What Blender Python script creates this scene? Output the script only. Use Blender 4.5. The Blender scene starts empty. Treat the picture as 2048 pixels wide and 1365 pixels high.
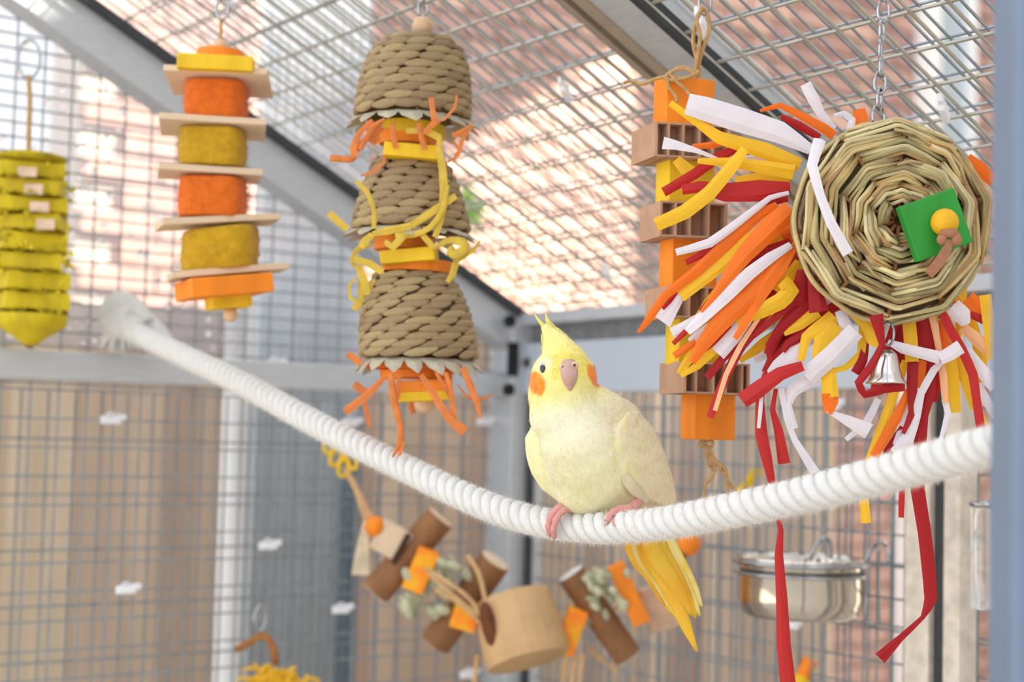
import bpy, bmesh, math, random
import numpy as np
from mathutils import Vector, Matrix, noise

random.seed(7); rng = np.random.default_rng(7)
scene = bpy.context.scene
COL = scene.collection

# ------------------------------------------------------------------ camera
W, H = 2048, 1365
F = 3129.0                                   # focal length in pixels (55 mm on 36 mm)
PITCH, ROLL = math.radians(3.57), math.radians(1.5)
fw = np.array([0, math.cos(PITCH), math.sin(PITCH)])
r0 = np.array([1.0, 0, 0]); u0 = np.array([0, -math.sin(PITCH), math.cos(PITCH)])
rt = math.cos(ROLL) * r0 + math.sin(ROLL) * u0
up = -math.sin(ROLL) * r0 + math.cos(ROLL) * u0
cd = bpy.data.cameras.new('camera'); cam = bpy.data.objects.new('camera', cd); COL.objects.link(cam)
cam.matrix_world = Matrix(((rt[0], up[0], -fw[0], 0), (rt[1], up[1], -fw[1], 0), (rt[2], up[2], -fw[2], 0), (0, 0, 0, 1)))
cd.sensor_width = 36.0; cd.lens = 36.0 * F / W; cd.clip_start = 0.02; cd.clip_end = 200
cd.dof.use_dof = True; cd.dof.focus_distance = 1.26; cd.dof.aperture_fstop = 4.6
scene.camera = cam

# ------------------------------------------------------------------ world, sun, exposure
wd = bpy.data.worlds.new('overcast_sky'); scene.world = wd; wd.use_nodes = True
bg = wd.node_tree.nodes['Background']
bg.inputs['Color'].default_value = (0.90, 0.95, 1.0, 1); bg.inputs['Strength'].default_value = 1.5
SUN_DIR = Vector((0.75, -0.25, 0.6)).normalized()
sl = bpy.data.lights.new('sun', 'SUN'); sl.energy = 16.0; sl.angle = math.radians(1.0); sl.color = (1.0, 0.9, 0.74)
so = bpy.data.objects.new('sun', sl); COL.objects.link(so)
so.rotation_euler = SUN_DIR.to_track_quat('Z', 'Y').to_euler(); so.location = (4, -2, 6)
vs = scene.view_settings
vs.view_transform = 'Standard'; vs.look = 'None'; vs.gamma = 1.0; vs.use_curve_mapping = False
vs.exposure = 0.38

# ------------------------------------------------------------------ helpers
def P(px, py, d):
    return d * (fw + (px - 1024.0) / F * rt - (py - 682.5) / F * up)
def lin(c):
    return tuple(((v / 255.0) / 12.92 if v / 255.0 <= 0.04045 else ((v / 255.0 + 0.055) / 1.055) ** 2.4) for v in c)

MATS = {}
def mat(name, rgb, rough=0.6, metal=0.0, var=0.12, scale=60.0, stretch=(1, 1, 1), bump=0.0, bscale=None,
        transl=0.0, sheen=0.0, rgb2=None, alpha=None, attr=False, spec=0.5, trans=0.0, sss=0.0, obj_var=0.0):
    if name in MATS: return MATS[name]
    m = bpy.data.materials.new(name); MATS[name] = m; m.use_nodes = True
    nt = m.node_tree; N = nt.nodes; L = nt.links
    b = N['Principled BSDF']; out = N['Material Output']
    b.inputs['Roughness'].default_value = rough; b.inputs['Metallic'].default_value = metal
    b.inputs['Specular IOR Level'].default_value = spec
    if sheen: b.inputs['Sheen Weight'].default_value = sheen
    if trans: b.inputs['Transmission Weight'].default_value = trans
    if sss:
        b.inputs['Subsurface Weight'].default_value = sss; b.inputs['Subsurface Radius'].default_value = (0.004, 0.003, 0.0015)
        b.inputs['Subsurface Scale'].default_value = 1.0
    c1 = lin(rgb); c2 = lin(rgb2) if rgb2 else tuple(max(0, v * (1 - 2 * var)) for v in c1)
    tc = N.new('ShaderNodeTexCoord'); mp = N.new('ShaderNodeMapping'); L.new(tc.outputs['Object'], mp.inputs['Vector'])
    mp.inputs['Scale'].default_value = stretch
    nz = N.new('ShaderNodeTexNoise'); nz.inputs['Scale'].default_value = scale; nz.inputs['Detail'].default_value = 4
    L.new(mp.outputs['Vector'], nz.inputs['Vector'])
    rp = N.new('ShaderNodeValToRGB'); rp.color_ramp.elements[0].position = 0.35; rp.color_ramp.elements[1].position = 0.65
    L.new(nz.outputs['Fac'], rp.inputs['Fac'])
    mx = N.new('ShaderNodeMix'); mx.data_type = 'RGBA'; L.new(rp.outputs['Color'], mx.inputs['Factor'])
    if attr:
        at = N.new('ShaderNodeAttribute'); at.attribute_name = 'Col'
        mul = N.new('ShaderNodeMix'); mul.data_type = 'RGBA'; mul.blend_type = 'MULTIPLY'; mul.inputs['Factor'].default_value = 1
        L.new(at.outputs['Color'], mul.inputs['A']); mul.inputs['B'].default_value = (1 - var, 1 - var, 1 - var * 1.3, 1)
        L.new(mul.outputs['Result'], mx.inputs['A']); L.new(at.outputs['Color'], mx.inputs['B'])
    else:
        mx.inputs['A'].default_value = (*c2, 1); mx.inputs['B'].default_value = (*c1, 1)
    colout = mx.outputs['Result']
    if obj_var:
        oi = N.new('ShaderNodeObjectInfo'); hs = N.new('ShaderNodeHueSaturation')
        mr = N.new('ShaderNodeMapRange'); mr.inputs['To Min'].default_value = 1 - obj_var; mr.inputs['To Max'].default_value = 1 + obj_var
        L.new(oi.outputs['Random'], mr.inputs['Value']); L.new(mr.outputs['Result'], hs.inputs['Value'])
        mr2 = N.new('ShaderNodeMapRange'); mr2.inputs['To Min'].default_value = 0.5 - obj_var * 0.06; mr2.inputs['To Max'].default_value = 0.5 + obj_var * 0.06
        L.new(oi.outputs['Random'], mr2.inputs['Value']); L.new(mr2.outputs['Result'], hs.inputs['Hue'])
        L.new(colout, hs.inputs['Color']); colout = hs.outputs['Color']
    L.new(colout, b.inputs['Base Color'])
    if bump:
        n2 = N.new('ShaderNodeTexNoise'); n2.inputs['Scale'].default_value = bscale or scale * 2; n2.inputs['Detail'].default_value = 3
        L.new(mp.outputs['Vector'], n2.inputs['Vector'])
        bp = N.new('ShaderNodeBump'); bp.inputs['Strength'].default_value = bump; bp.inputs['Distance'].default_value = 0.002
        L.new(n2.outputs['Fac'], bp.inputs['Height']); L.new(bp.outputs['Normal'], b.inputs['Normal'])
    if transl:
        t = N.new('ShaderNodeBsdfTranslucent'); L.new(colout, t.inputs['Color'])
        ms = N.new('ShaderNodeMixShader'); ms.inputs[0].default_value = transl
        L.new(b.outputs[0], ms.inputs[1]); L.new(t.outputs[0], ms.inputs[2]); L.new(ms.outputs[0], out.inputs['Surface'])
    if alpha is not None:
        t = N.new('ShaderNodeBsdfTransparent')
        ms = N.new('ShaderNodeMixShader'); ms.inputs[0].default_value = alpha
        src = out.inputs['Surface'].links[0].from_socket
        L.new(t.outputs[0], ms.inputs[1]); L.new(src, ms.inputs[2]); L.new(ms.outputs[0], out.inputs['Surface'])
    return m

LOC = {}
def mesh_data(name, v, f, m=None, smooth=False, cols=None):
    me = bpy.data.meshes.new(name)
    me.from_pydata([tuple(map(float, p)) for p in v], [], [tuple(map(int, q)) for q in f])
    if smooth: me.polygons.foreach_set('use_smooth', [True] * len(me.polygons))
    if m: me.materials.append(m)
    if cols is not None:
        a = me.color_attributes.new('Col', 'FLOAT_COLOR', 'POINT')
        a.data.foreach_set('color', np.asarray(cols, dtype=np.float32).ravel())
    me.update(); return me
def thing(name, label, cat, loc=(0, 0, 0), group=None, kind=None):
    o = bpy.data.objects.new(name, None); COL.objects.link(o); o.location = tuple(map(float, loc)); o.empty_display_size = 0.02
    LOC[o.name] = Vector(tuple(map(float, loc)))
    if kind: o['kind'] = kind
    if label: o['label'] = label
    if cat: o['category'] = cat
    if group: o['group'] = group
    return o
def link(o, parent):
    COL.objects.link(o)
    if parent is not None:
        o.parent = parent; o.matrix_parent_inverse = Matrix.Translation(-LOC.get(parent.name, Vector((0, 0, 0))))
    LOC[o.name] = Vector((0, 0, 0))
def obj(name, vf, m, parent=None, smooth=False, cols=None, kind=None, label=None, cat=None, group=None, solid=0.0, bevel=0.0):
    v, f = vf
    o = bpy.data.objects.new(name, mesh_data(name, v, f, m, smooth, cols)); link(o, parent)
    if kind: o['kind'] = kind
    if label: o['label'] = label
    if cat: o['category'] = cat
    if group: o['group'] = group
    if solid:
        s = o.modifiers.new('thickness', 'SOLIDIFY'); s.thickness = solid; s.offset = 0
    if bevel:
        s = o.modifiers.new('bevel', 'BEVEL'); s.width = bevel; s.segments = 2
    return o
def inst(name, me, mw, parent=None):
    o = bpy.data.objects.new(name, me); link(o, parent); o.matrix_local = mw if parent is None else o.matrix_parent_inverse.inverted() @ mw
    if parent is not None:
        o.matrix_basis = mw
    return o
def merge(parts):
    V = []; Fc = []; n = 0
    for v, f in parts:
        v = np.asarray(v); V.append(v); Fc += [tuple(i + n for i in q) for q in f]; n += len(v)
    return np.concatenate(V), Fc
def frame(o, x, y, z):
    return Matrix(((x[0], y[0], z[0], o[0]), (x[1], y[1], z[1], o[1]), (x[2], y[2], z[2], o[2]), (0, 0, 0, 1)))
def nrm(v):
    v = np.asarray(v, float); n = np.linalg.norm(v); return v / n if n > 1e-12 else v
BOXF = [(0, 3, 2, 1), (4, 5, 6, 7), (0, 1, 5, 4), (1, 2, 6, 5), (2, 3, 7, 6), (3, 0, 4, 7)]
def box(c, ax, ay, az):
    """centre and three half-extent vectors"""
    c = np.asarray(c, float); ax, ay, az = map(lambda q: np.asarray(q, float), (ax, ay, az))
    return [c - ax - ay - az, c + ax - ay - az, c + ax + ay - az, c - ax + ay - az,
            c - ax - ay + az, c + ax - ay + az, c + ax + ay + az, c - ax + ay + az], BOXF
def bar(a, b, w, h, upv=(0, 0, 1)):
    a = np.asarray(a, float); b = np.asarray(b, float); d = nrm(b - a); s = nrm(np.cross(d, upv)); u = np.cross(s, d)
    return box((a + b) / 2, (b - a) / 2, s * w / 2, u * h / 2)
def ellipsoid(c, r, nu=16, nv=10, axes=None):
    c = np.asarray(c, float); A = np.eye(3) if axes is None else np.asarray(axes, float)
    v = [c + A.T @ np.array([0, 0, r[2]])]; f = []
    for j in range(1, nv):
        th = math.pi * j / nv
        for i in range(nu):
            ph = 2 * math.pi * i / nu
            v.append(c + A.T @ np.array([r[0] * math.sin(th) * math.cos(ph), r[1] * math.sin(th) * math.sin(ph), r[2] * math.cos(th)]))
    v.append(c + A.T @ np.array([0, 0, -r[2]])); n = len(v) - 1
    for i in range(nu):
        f.append((0, 1 + i, 1 + (i + 1) % nu))
        f.append((n, 1 + (nv - 2) * nu + (i + 1) % nu, 1 + (nv - 2) * nu + i))
    for j in range(nv - 2):
        for i in range(nu):
            a = 1 + j * nu + i; b_ = 1 + j * nu + (i + 1) % nu
            f.append((a, a + nu, b_ + nu, b_))
    return v, f
def smoothpath(pts, n):
    p = np.asarray(pts, float)
    if len(p) == 2: return np.array([p[0] + (p[1] - p[0]) * t for t in np.linspace(0, 1, n)])
    q = np.vstack([2 * p[0] - p[1], p, 2 * p[-1] - p[-2]]); m = len(p) - 1; out = []
    for t in np.linspace(0, m, n):
        i = min(int(t), m - 1); u = t - i; a, b, c, d = q[i], q[i + 1], q[i + 2], q[i + 3]
        out.append(0.5 * (2 * b + (c - a) * u + (2 * a - 5 * b + 4 * c - d) * u * u + (3 * b - a - 3 * c + d) * u ** 3))
    return np.array(out)
def tube(pts, rad, n=8, cap=True, ref=None):
    p = np.asarray(pts, float); m = len(p); r = np.full(m, rad) if np.isscalar(rad) else np.asarray(rad, float)
    T = np.gradient(p, axis=0); T /= np.linalg.norm(T, axis=1)[:, None] + 1e-12
    ref = np.array([0.3, 0.2, 0.9]) if ref is None else np.asarray(ref, float)
    s = nrm(np.cross(T[0], ref)); v = []; f = []
    for i in range(m):
        s = nrm(s - T[i] * (s @ T[i])); b = np.cross(T[i], s)
        for k in range(n):
            a = 2 * math.pi * k / n; v.append(p[i] + r[i] * (math.cos(a) * s + math.sin(a) * b))
    for i in range(m - 1):
        for k in range(n):
            f.append((i * n + k, i * n + (k + 1) % n, (i + 1) * n + (k + 1) % n, (i + 1) * n + k))
    if cap:
        f.append(tuple(range(n - 1, -1, -1))); f.append(tuple((m - 1) * n + k for k in range(n)))
    return v, f
def cord(pts, rad, n=30, sides=7):
    return tube(smoothpath(pts, n), rad, sides)
def ring(c, R, r, axis_n, nu=20, nv=8, sx=1.0, xdir=(0, 0, 1)):
    """oval ring: R along xdir * sx"""
    n = nrm(axis_n); x = nrm(np.asarray(xdir) - n * (np.asarray(xdir) @ n)); y = np.cross(n, x); v = []; f = []
    for i in range(nu):
        a = 2 * math.pi * i / nu; e = math.cos(a) * x + math.sin(a) * y
        cc = np.asarray(c) + R * (math.cos(a) * x * sx + math.sin(a) * y)
        for k in range(nv):
            b = 2 * math.pi * k / nv; v.append(cc + r * (math.cos(b) * e + math.sin(b) * n))
    for i in range(nu):
        for k in range(nv):
            f.append((i * nv + k, ((i + 1) % nu) * nv + k, ((i + 1) % nu) * nv + (k + 1) % nv, i * nv + (k + 1) % nv))
    return v, f
def lathe(c, prof, n=24, axis=(0, 0, 1)):
    """prof list of (radius, height) along axis"""
    z = nrm(axis); x = nrm(np.cross(z, (0.2, 0.9, 0.1))); y = np.cross(z, x); c = np.asarray(c, float); v = []; f = []
    for r, h in prof:
        for k in range(n):
            a = 2 * math.pi * k / n; v.append(c + z * h + r * (math.cos(a) * x + math.sin(a) * y))
    for j in range(len(prof) - 1):
        for k in range(n):
            f.append((j * n + k, j * n + (k + 1) % n, (j + 1) * n + (k + 1) % n, (j + 1) * n + k))
    return v, f
def ribbon(pts, widths, facing, n=14, cols=4, fold=0.15, twist=(0, 0), crink=0.0, seed=0, pleat=0.0, straight=False):
    """strip through 3-D points; widths in metres; facing: vector the flat side looks to"""
    p = smoothpath(pts, n)
    if straight:
        pa = np.asarray(pts, float); n = 2 * (len(pa) - 1) + 1; ti = np.arange(n) / 2.0
        sp = smoothpath(pts, n); ln = np.stack([np.interp(ti, range(len(pa)), pa[:, k]) for k in range(3)], 1); p = 0.7 * ln + 0.3 * sp
    w = np.interp(np.linspace(0, len(widths) - 1, n), range(len(widths)), widths)
    T = np.gradient(p, axis=0); T /= np.linalg.norm(T, axis=1)[:, None] + 1e-12
    rs = random.Random(seed); ph = rs.uniform(0, 6); v = []; f = []
    pl = [rs.uniform(-1, 1) for _ in range(cols)]; pl2 = [rs.uniform(-1, 1) for _ in range(cols)]
    for i in range(n):
        s = nrm(np.cross(T[i], facing)); nn = np.cross(s, T[i]); tw = twist[0] + (twist[1] - twist[0]) * i / (n - 1)
        s2 = math.cos(tw) * s + math.sin(tw) * nn; n2 = np.cross(T[i], s2); wi = w[i] / max(0.5, abs(math.cos(tw)))
        for k in range(cols):
            a = k / (cols - 1) - 0.5
            h = fold * wi * (abs(a) * 2 - 0.5) * 0.6 + crink * math.sin(ph + a * 5 + i * 0.9) + pleat * wi * (pl[k] * (1 - i / n) + pl2[k] * i / n)
            v.append(p[i] + s2 * a * wi + n2 * h)
    for i in range(n - 1):
        for k in range(cols - 1):
            a = i * cols + k; f.append((a, a + 1, a + cols + 1, a + cols))
    return v, f
def facecam(pt):
    return nrm(-np.asarray(pt))
def PW(px, d): return px / F * d          # pixels to metres at a depth

# ------------------------------------------------------------------ the aviary's own axes
AZ = math.radians(54.5)
Ad = np.array([math.sin(AZ), math.cos(AZ), 0.0])        # along the gable wall, towards the far corner
Bd = np.array([math.cos(AZ), -math.sin(AZ), 0.0])       # along the eave wall, from the corner to the right
K = np.array([0.01, 2.36, 0.0]); FLOOR = -1.45
ZE = 0.185; SLOPE = math.tan(math.radians(27.0)); Z = np.array([0, 0, 1.0])
def WA(t, z, o=0.0): return K - Ad * t - Bd * o + Z * z           # gable wall, o = outwards
def WB(s, z, o=0.0): return K + Bd * s + Ad * o + Z * z           # eave wall
def RF(s, t, o=0.0): return K + Bd * s - Ad * t + Z * (ZE + SLOPE * t) + o * ROOFN
ROOFN = nrm(np.array([0, 0, 1.0]) * 1.0 + Ad * SLOPE)
RUP = nrm(-Ad + Z * SLOPE)
def ray(px, py): return fw + (px - 1024.0) / F * rt - (py - 682.5) / F * up
def hit(px, py, p0, n):
    r = ray(px, py); return r * ((np.asarray(p0) @ n) / (r @ n))
def onA(px, py, o=0.0): return hit(px, py, K - Bd * o, Bd)
def onB(px, py, o=0.0): return hit(px, py, K + Ad * o, Ad)
def tA(p): return (K - p) @ Ad
def sB(p): return (p - K) @ Bd
# ------------------------------------------------------------------ materials
M_alu = mat('brushed_aluminium', (204, 208, 214), 0.42, 0.35, 0.05, 30, (1, 1, 12))
M_alu_d = mat('dark_gasket', (58, 62, 66), 0.7)
M_alu_b = mat('beige_flange', (176, 160, 142), 0.5, 0.2, 0.05)
M_wire = mat('galvanised_wire', (156, 164, 171), 0.4, 0.45, 0.12, 40)
M_wire_in = mat('galvanised_wire_warm', (194, 189, 178), 0.4, 0.42, 0.1, 40)
M_white = mat('white_upvc', (250, 250, 252), 0.45, 0, 0.02, 8)
M_fascia = mat('pale_fascia_board', (196, 206, 220), 0.4, 0.1, 0.03, 5)
M_fence = mat('fence_timber', (206, 182, 160), 0.8, 0, 0.10, 18, (1, 1, 0.12), obj_var=0.24)
M_brick = mat('red_brick', (206, 168, 156), 0.85, 0, 0.12, 20, bump=0.5, obj_var=0.22)
M_mortar = mat('mortar', (222, 210, 198), 0.9, 0, 0.06, 30)
M_pave = mat('patio_paving', (196, 186, 172), 0.85, 0, 0.08, 4)
M_poly = mat('polycarbonate', (228, 236, 242), 0.35, 0, 0.05, 6, transl=0.5, alpha=0.74)
M_tarp = mat('clear_tarpaulin', (206, 206, 216), 0.3, 0, 0.12, 9, transl=0.5, alpha=0.55)
M_drop = mat('water_drop', (255, 255, 255), 0.02, 0, 0.0, 5, trans=1.0)
M_tie = mat('white_nylon', (244, 244, 250), 0.4, 0, 0.02)
M_leaf = mat('leaf_green', (150, 205, 60), 0.5, 0, 0.2, 40, transl=0.4)
M_post = mat('powder_coated_post', (112, 128, 152), 0.5, 0.1, 0.03, 20)
M_sun_block = mat('sun_block_render', (220, 214, 204), 0.9, 0, 0.05, 3)  # coat of the unseen sun blocks
M_black = mat('black_hole', (22, 22, 24), 0.7)

def structure(name, **k):
    o = thing(name, None, None, k.get('loc', (0, 0, 0)), kind='structure'); return o

# ------------------------------------------------------------------ ground
obj('floor', box((0.3, 2.0, FLOOR - 0.05), (9, 0, 0), (0, 9, 0), (0, 0, 0.05)), M_pave, kind='structure')

def wires(lines, r):
    return merge([bar(a, b, r * 2, r * 2, (0.31, 0.17, 0.93)) for a, b in lines])

# ------------------------------------------------------------------ gable wall (left)
wl = structure('wall_left')
TMAX = 1.25
def roofz(t): return ZE + SLOPE * t
obj('rail', bar(WA(-0.0, 0.080), WA(TMAX, 0.072), 0.036, 0.036), M_alu, wl, bevel=0.002)
obj('corner_post', bar(WA(0.0, FLOOR), WA(0.0, ZE - 0.01), 0.062, 0.062, Ad), M_alu, wl, bevel=0.002)
obj('rafter', bar(RF(0.0, -0.01, -0.032), RF(0.0, TMAX, -0.032), 0.045, 0.058, ROOFN), M_alu, wl, bevel=0.002)
obj('gasket', bar(RF(0.028, -0.01, -0.006), RF(0.028, TMAX, -0.006), 0.012, 0.012, ROOFN), M_alu_d, wl)
LA = []
t = 0.045
while t < TMAX:
    LA.append((WA(t, FLOOR, 0.02), WA(t, roofz(t) - 0.02, 0.02))); t += 0.0362
z = -0.75
while z < roofz(TMAX):
    t0 = max(0.0, (z - ZE) / SLOPE)
    LA.append((WA(t0, z, 0.023), WA(TMAX, z, 0.023))); z += 0.0362 if z < 0.08 else 0.0185
obj('wire_mesh', wires(LA, 0.0011), M_wire, wl, kind='stuff')
LA = []
t = 0.03
while t < TMAX:
    LA.append((WA(t, FLOOR, 0.10), WA(t, 0.05, 0.10))); t += 0.0362
z = -0.74
while z < 0.06:
    LA.append((WA(0, z, 0.10), WA(TMAX, z, 0.10))); z += 0.0724
obj('wire_mesh', wires(LA, 0.0013), M_wire, wl, kind='stuff')
def disc_at(px, py, r, o=0.04):
    p = onA(px, py, -o); n = nrm(Bd); return lathe(p, [(0.0001, 0.003), (r, 0.003), (r, -0.004)], 14, n)
for (x, y, r) in ((1020, 643, 0.009), (1018, 780, 0.009), (1060, 726, 0.008)):
    obj('bolt_hole', disc_at(x, y, r), M_black, wl)
p = onA(1026, 719, -0.035); obj('slot', box(p, Ad * 0.009, Bd * 0.002, Z * 0.025), M_black, wl)

# ------------------------------------------------------------------ eave wall (back)
wb = structure('wall_back')
SMAX = 1.44
obj('eave_rail', bar(WB(0.0, 0.178), WB(SMAX, 0.178), 0.04, 0.018), M_alu, wb, bevel=0.002)
obj('eave_rail', bar(WB(0.0, 0.156, 0.012), WB(SMAX, 0.156, 0.012), 0.02, 0.026), mat('grey_channel', (140, 142, 146), 0.5, 0.3), wb)
obj('fascia_panel', bar(WB(0.03, 0.105), WB(SMAX, 0.105), 0.02, 0.074), M_fascia, wb, bevel=0.002)
obj('post', bar(WB(0.775, FLOOR), WB(0.775, 0.15), 0.03, 0.034, Bd), mat('cream_post', (226, 214, 200), 0.45, 0.1), wb, bevel=0.002)
obj('rubber_strip', bar(WB(0.80, FLOOR), WB(0.80, 0.15), 0.012, 0.014, Bd), M_alu_d, wb)
obj('post', bar(WB(0.822, FLOOR), WB(0.822, 0.15), 0.03, 0.022, Bd), mat('cream_post', (226, 214, 200), 0.45, 0.1), wb, bevel=0.002)
obj('rubber_strip', bar(WB(0.038, FLOOR), WB(0.038, 0.065), 0.01, 0.007, Bd), M_alu_d, wb)
LB = []
s = 0.05
while s < SMAX:
    LB.append((WB(s, FLOOR, 0.02), WB(s, 0.07, 0.02))); s += 0.0200
z = -0.75
while z < 0.07:
    LB.append((WB(0.03, z, 0.023), WB(SMAX, z, 0.023))); z += 0.0362
obj('wire_mesh', wires(LB, 0.0011), M_wire, wb, kind='stuff')
LB = []
s = 0.045
while s < SMAX:
    LB.append((WB(s, FLOOR, 0.09), WB(s, 0.07, 0.09))); s += 0.0380
z = -0.73
while z < 0.07:
    LB.append((WB(0.03, z, 0.09), WB(SMAX, z, 0.09))); z += 0.0740
obj('wire_mesh', wires(LB, 0.0013), M_wire, wb, kind='stuff')

# ------------------------------------------------------------------ roof
ce = structure('ceiling')
RT = 1.30
obj('rafter', bar(RF(0.778, -0.02, 0.018), RF(0.778, RT, 0.018), 0.050, 0.044, ROOFN), M_alu, ce, bevel=0.002)
obj('flange', bar(RF(0.738, -0.02, 0.008), RF(0.738, RT, 0.008), 0.032, 0.030, ROOFN), M_alu_b, ce)
obj('flange_groove', bar(RF(0.736, -0.02, -0.0072), RF(0.736, RT, -0.0072), 0.007, 0.002, ROOFN), mat('brown_groove', (112, 98, 84), 0.6), ce)
obj('gasket', bar(RF(0.806, -0.02, 0.002), RF(0.806, RT, 0.002), 0.009, 0.016, ROOFN), M_alu_d, ce)
LR = []; LR2 = []
s = 0.05
while s < SMAX:
    LR.append((RF(s, 0, 0.0), RF(s, RT, 0.0))); s += 0.0400
t = 0.02
while t < RT:
    LR.append((RF(0.02, t, 0.003), RF(SMAX, t, 0.003))); t += 0.0420
obj('wire_mesh', wires(LR, 0.00125), M_wire_in, ce, kind='stuff')
s = 0.04
while s < SMAX:
    LR2.append((RF(s, 0, 0.03), RF(s, RT, 0.03))); s += 0.0202
t = 0.0
while t < RT:
    LR2.append((RF(0.02, t, 0.033), RF(SMAX, t, 0.033))); t += 0.0420
obj('wire_mesh', wires(LR2, 0.0010), M_wire, ce, kind='stuff')

# ------------------------------------------------------------------ door jamb beside the camera
dj = structure('door_1')
c = P(2000, 700, 0.75)
jw = 0.05
xdir = nrm(Ad * -0.55 + Bd * 1.0)
jl = P(1988, 700, 0.75)
cc = jl + np.array([jw / 2, 0.0, 0]) + np.array([0.0100, 0.02, 0])
obj('jamb', box((cc[0], cc[1], -0.3), (jw / 2, 0, 0), (0, 0.02, 0), (0, 0, 1.15)), M_post, dj, bevel=0.003)

# ------------------------------------------------------------------ outside: fences
def fence(name, fn, a0, a1, off, ztop, w, label, tilt=0.0):
    fz = structure(name) if False else thing(name, label, 'fence', fn((a0 + a1) / 2, FLOOR, off))
    me = None; a = a0; i = 0
    while a < a1:
        d = fn(1, 0, 0) - fn(0, 0, 0); n = nrm(np.cross(d, Z))
        ww = w * random.uniform(0.985, 1.08); jit = random.uniform(-0.006, 0.006)
        zt = ztop(a) + random.uniform(-0.01, 0.01) if callable(ztop) else ztop + random.uniform(-0.01, 0.01)
        c = fn(a + w / 2, (zt + FLOOR) / 2, off + jit)
        vf = box((0, 0, 0), nrm(d) * ww * 0.5, n * 0.008, Z * (zt - FLOOR) / 2)
        o = obj('plank', (np.array(vf[0]) + c, vf[1]), M_fence, fz)
        a += w * 0.98; i += 1
    for zz in (-0.9, -0.1):
        obj('fence_rail', bar(fn(a0, zz, off + 0.03), fn(a1, zz, off + 0.03), 0.03, 0.06), M_fence, fz)
    return fz
fence('timber_fence', WA, -0.535, 1.65, 0.55, 0.20, 0.052, 'tan timber fence of upright planks behind the gable mesh wall')
fence('timber_fence', WB, -0.56, sB(onB(1645, 1000, 0.55)), 0.55, 0.10, 0.050, 'tan timber fence of upright planks behind the feeding bowl')

# white downpipe, corrugated sheet, dark post behind the gable wall
g0 = tA(onA(466, 1000, 0.16)); 
q = onA(466, 1000, 0.16); qq = onA(490, 620, 0.16)
obj('white_post', lathe((q[0], q[1], FLOOR), [(0.0001, 0), (0.020, 0), (0.020, 1.72), (0.0001, 1.72)], 16, Z), M_white,
    label='white plastic post standing behind the gable mesh', cat='post')
t1 = tA(onA(492, 900, 0.3)); t2 = tA(onA(716, 900, 0.3))
n = 60; v = []; f = []
for i in range(n + 1):
    tt = t1 + (t2 - t1) * i / n; oo = 0.3 + 0.010 * math.sin(i * 1.25)
    v += [WA(tt, FLOOR, oo), WA(tt, 1.1, oo)]
f = [(2 * i, 2 * i + 2, 2 * i + 3, 2 * i + 1) for i in range(n)]
obj('corrugated_sheet', (v, f), M_poly, smooth=True, label='tall translucent corrugated plastic sheet behind the gable mesh', cat='sheet', solid=0.001)
q = onA(702, 1000, 0.24)
obj('grey_post', bar((q[0], q[1], FLOOR), (q[0], q[1], 0.03), 0.024, 0.024, Ad), mat('slate_grey', (110, 124, 134), 0.5, 0.2),
    label='slim slate grey post beside the corrugated sheet', cat='post', bevel=0.002)

# wet clear tarpaulin over the gable end
tb = tA(onA(494, 600, 0.05))
v = []; f = []; nx, nz = 30, 22
for j in range(nz + 1):
    for i in range(nx + 1):
        tt = tb + (1.6 - tb) * i / nx; zz = 0.105 + (0.85) * j / nz
        v.append(WA(tt, zz, 0.05 + 0.006 * noise.noise((tt * 7, zz * 7, 1.0))))
for j in range(nz):
    for i in range(nx):
        a = j * (nx + 1) + i; f.append((a, a + 1, a + nx + 2, a + nx + 1))
tp = obj('rain_sheet', (v, f), M_tarp, smooth=True, label='clear rain sheet covered in water drops behind the gable mesh', cat='sheet')
parts = []
ico = ellipsoid((0, 0, 0), (1, 1, 1), 8, 5); iv = np.array(ico[0])
for i in range(1100):
    tt = random.uniform(tb, 1.25); zz = 0.11 + 0.75 * random.random() ** 1.2
    r = random.choice((0.0015, 0.0022, 0.0032, 0.0045)); c = WA(tt, zz, 0.043)
    parts.append((iv * np.array([r, r, r * random.uniform(0.9, 1.6)]) + c, ico[1]))
obj('water_drops', merge(parts), M_drop, tp, smooth=True, kind='stuff')

# ------------------------------------------------------------------ brick house beyond
BO = 2.2
hw = thing('brick_house', 'red brick house wall with white window frame beyond the aviary roof', 'house', WA(-2.5, FLOOR, BO))
def BW(a, z, o=0.0): return K + Ad * a - Bd * (BO + o) + Z * z
A0, A1, ZT = 0.10, 4.6, 2.1
obj('mortar_wall', box((BW(A0, 0, 0.13) + BW(A1, 0, 0.13)) / 2 + Z * (ZT + FLOOR) / 2, Ad * (A1 - A0) / 2, Bd * 0.12, Z * (ZT - FLOOR) / 2), M_mortar, hw)
bl, bh = 0.225, 0.075
bme = mesh_data('brick', *box((0, 0, 0), Ad * (bl - 0.012) / 2, Bd * 0.02, Z * (bh - 0.012) / 2), M_brick)
cnt = 0; rest = []
row = 0; z = ZT - bh / 2
while z > FLOOR:
    a = A0 + (bl / 2 if row % 2 else 0) + bl / 2
    while a < A1 - bl / 2:
        c = BW(a, z, 0.0); d = c @ fw; x = 1024 + c @ rt / d * F; y = 682.5 - c @ up / d * F
        vis = -60 < x < 2100 and -40 < y < 640 and x > 640 or (x > 1600 and x < 2050 and 640 <= y < 1400)
        c = c + Bd * random.uniform(-0.003, 0.003)
        if vis and cnt < 330:
            o = inst('brick', bme, Matrix.Translation(Vector(c)), hw); cnt += 1
        else:
            rest.append((np.array(box((0, 0, 0), Ad * (bl - 0.012) / 2, Bd * 0.02, Z * (bh - 0.012) / 2)[0]) + c, BOXF))
        a += bl
    z -= bh; row += 1
obj('brick_courses', merge(rest), M_brick, hw, kind='stuff')
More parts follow.
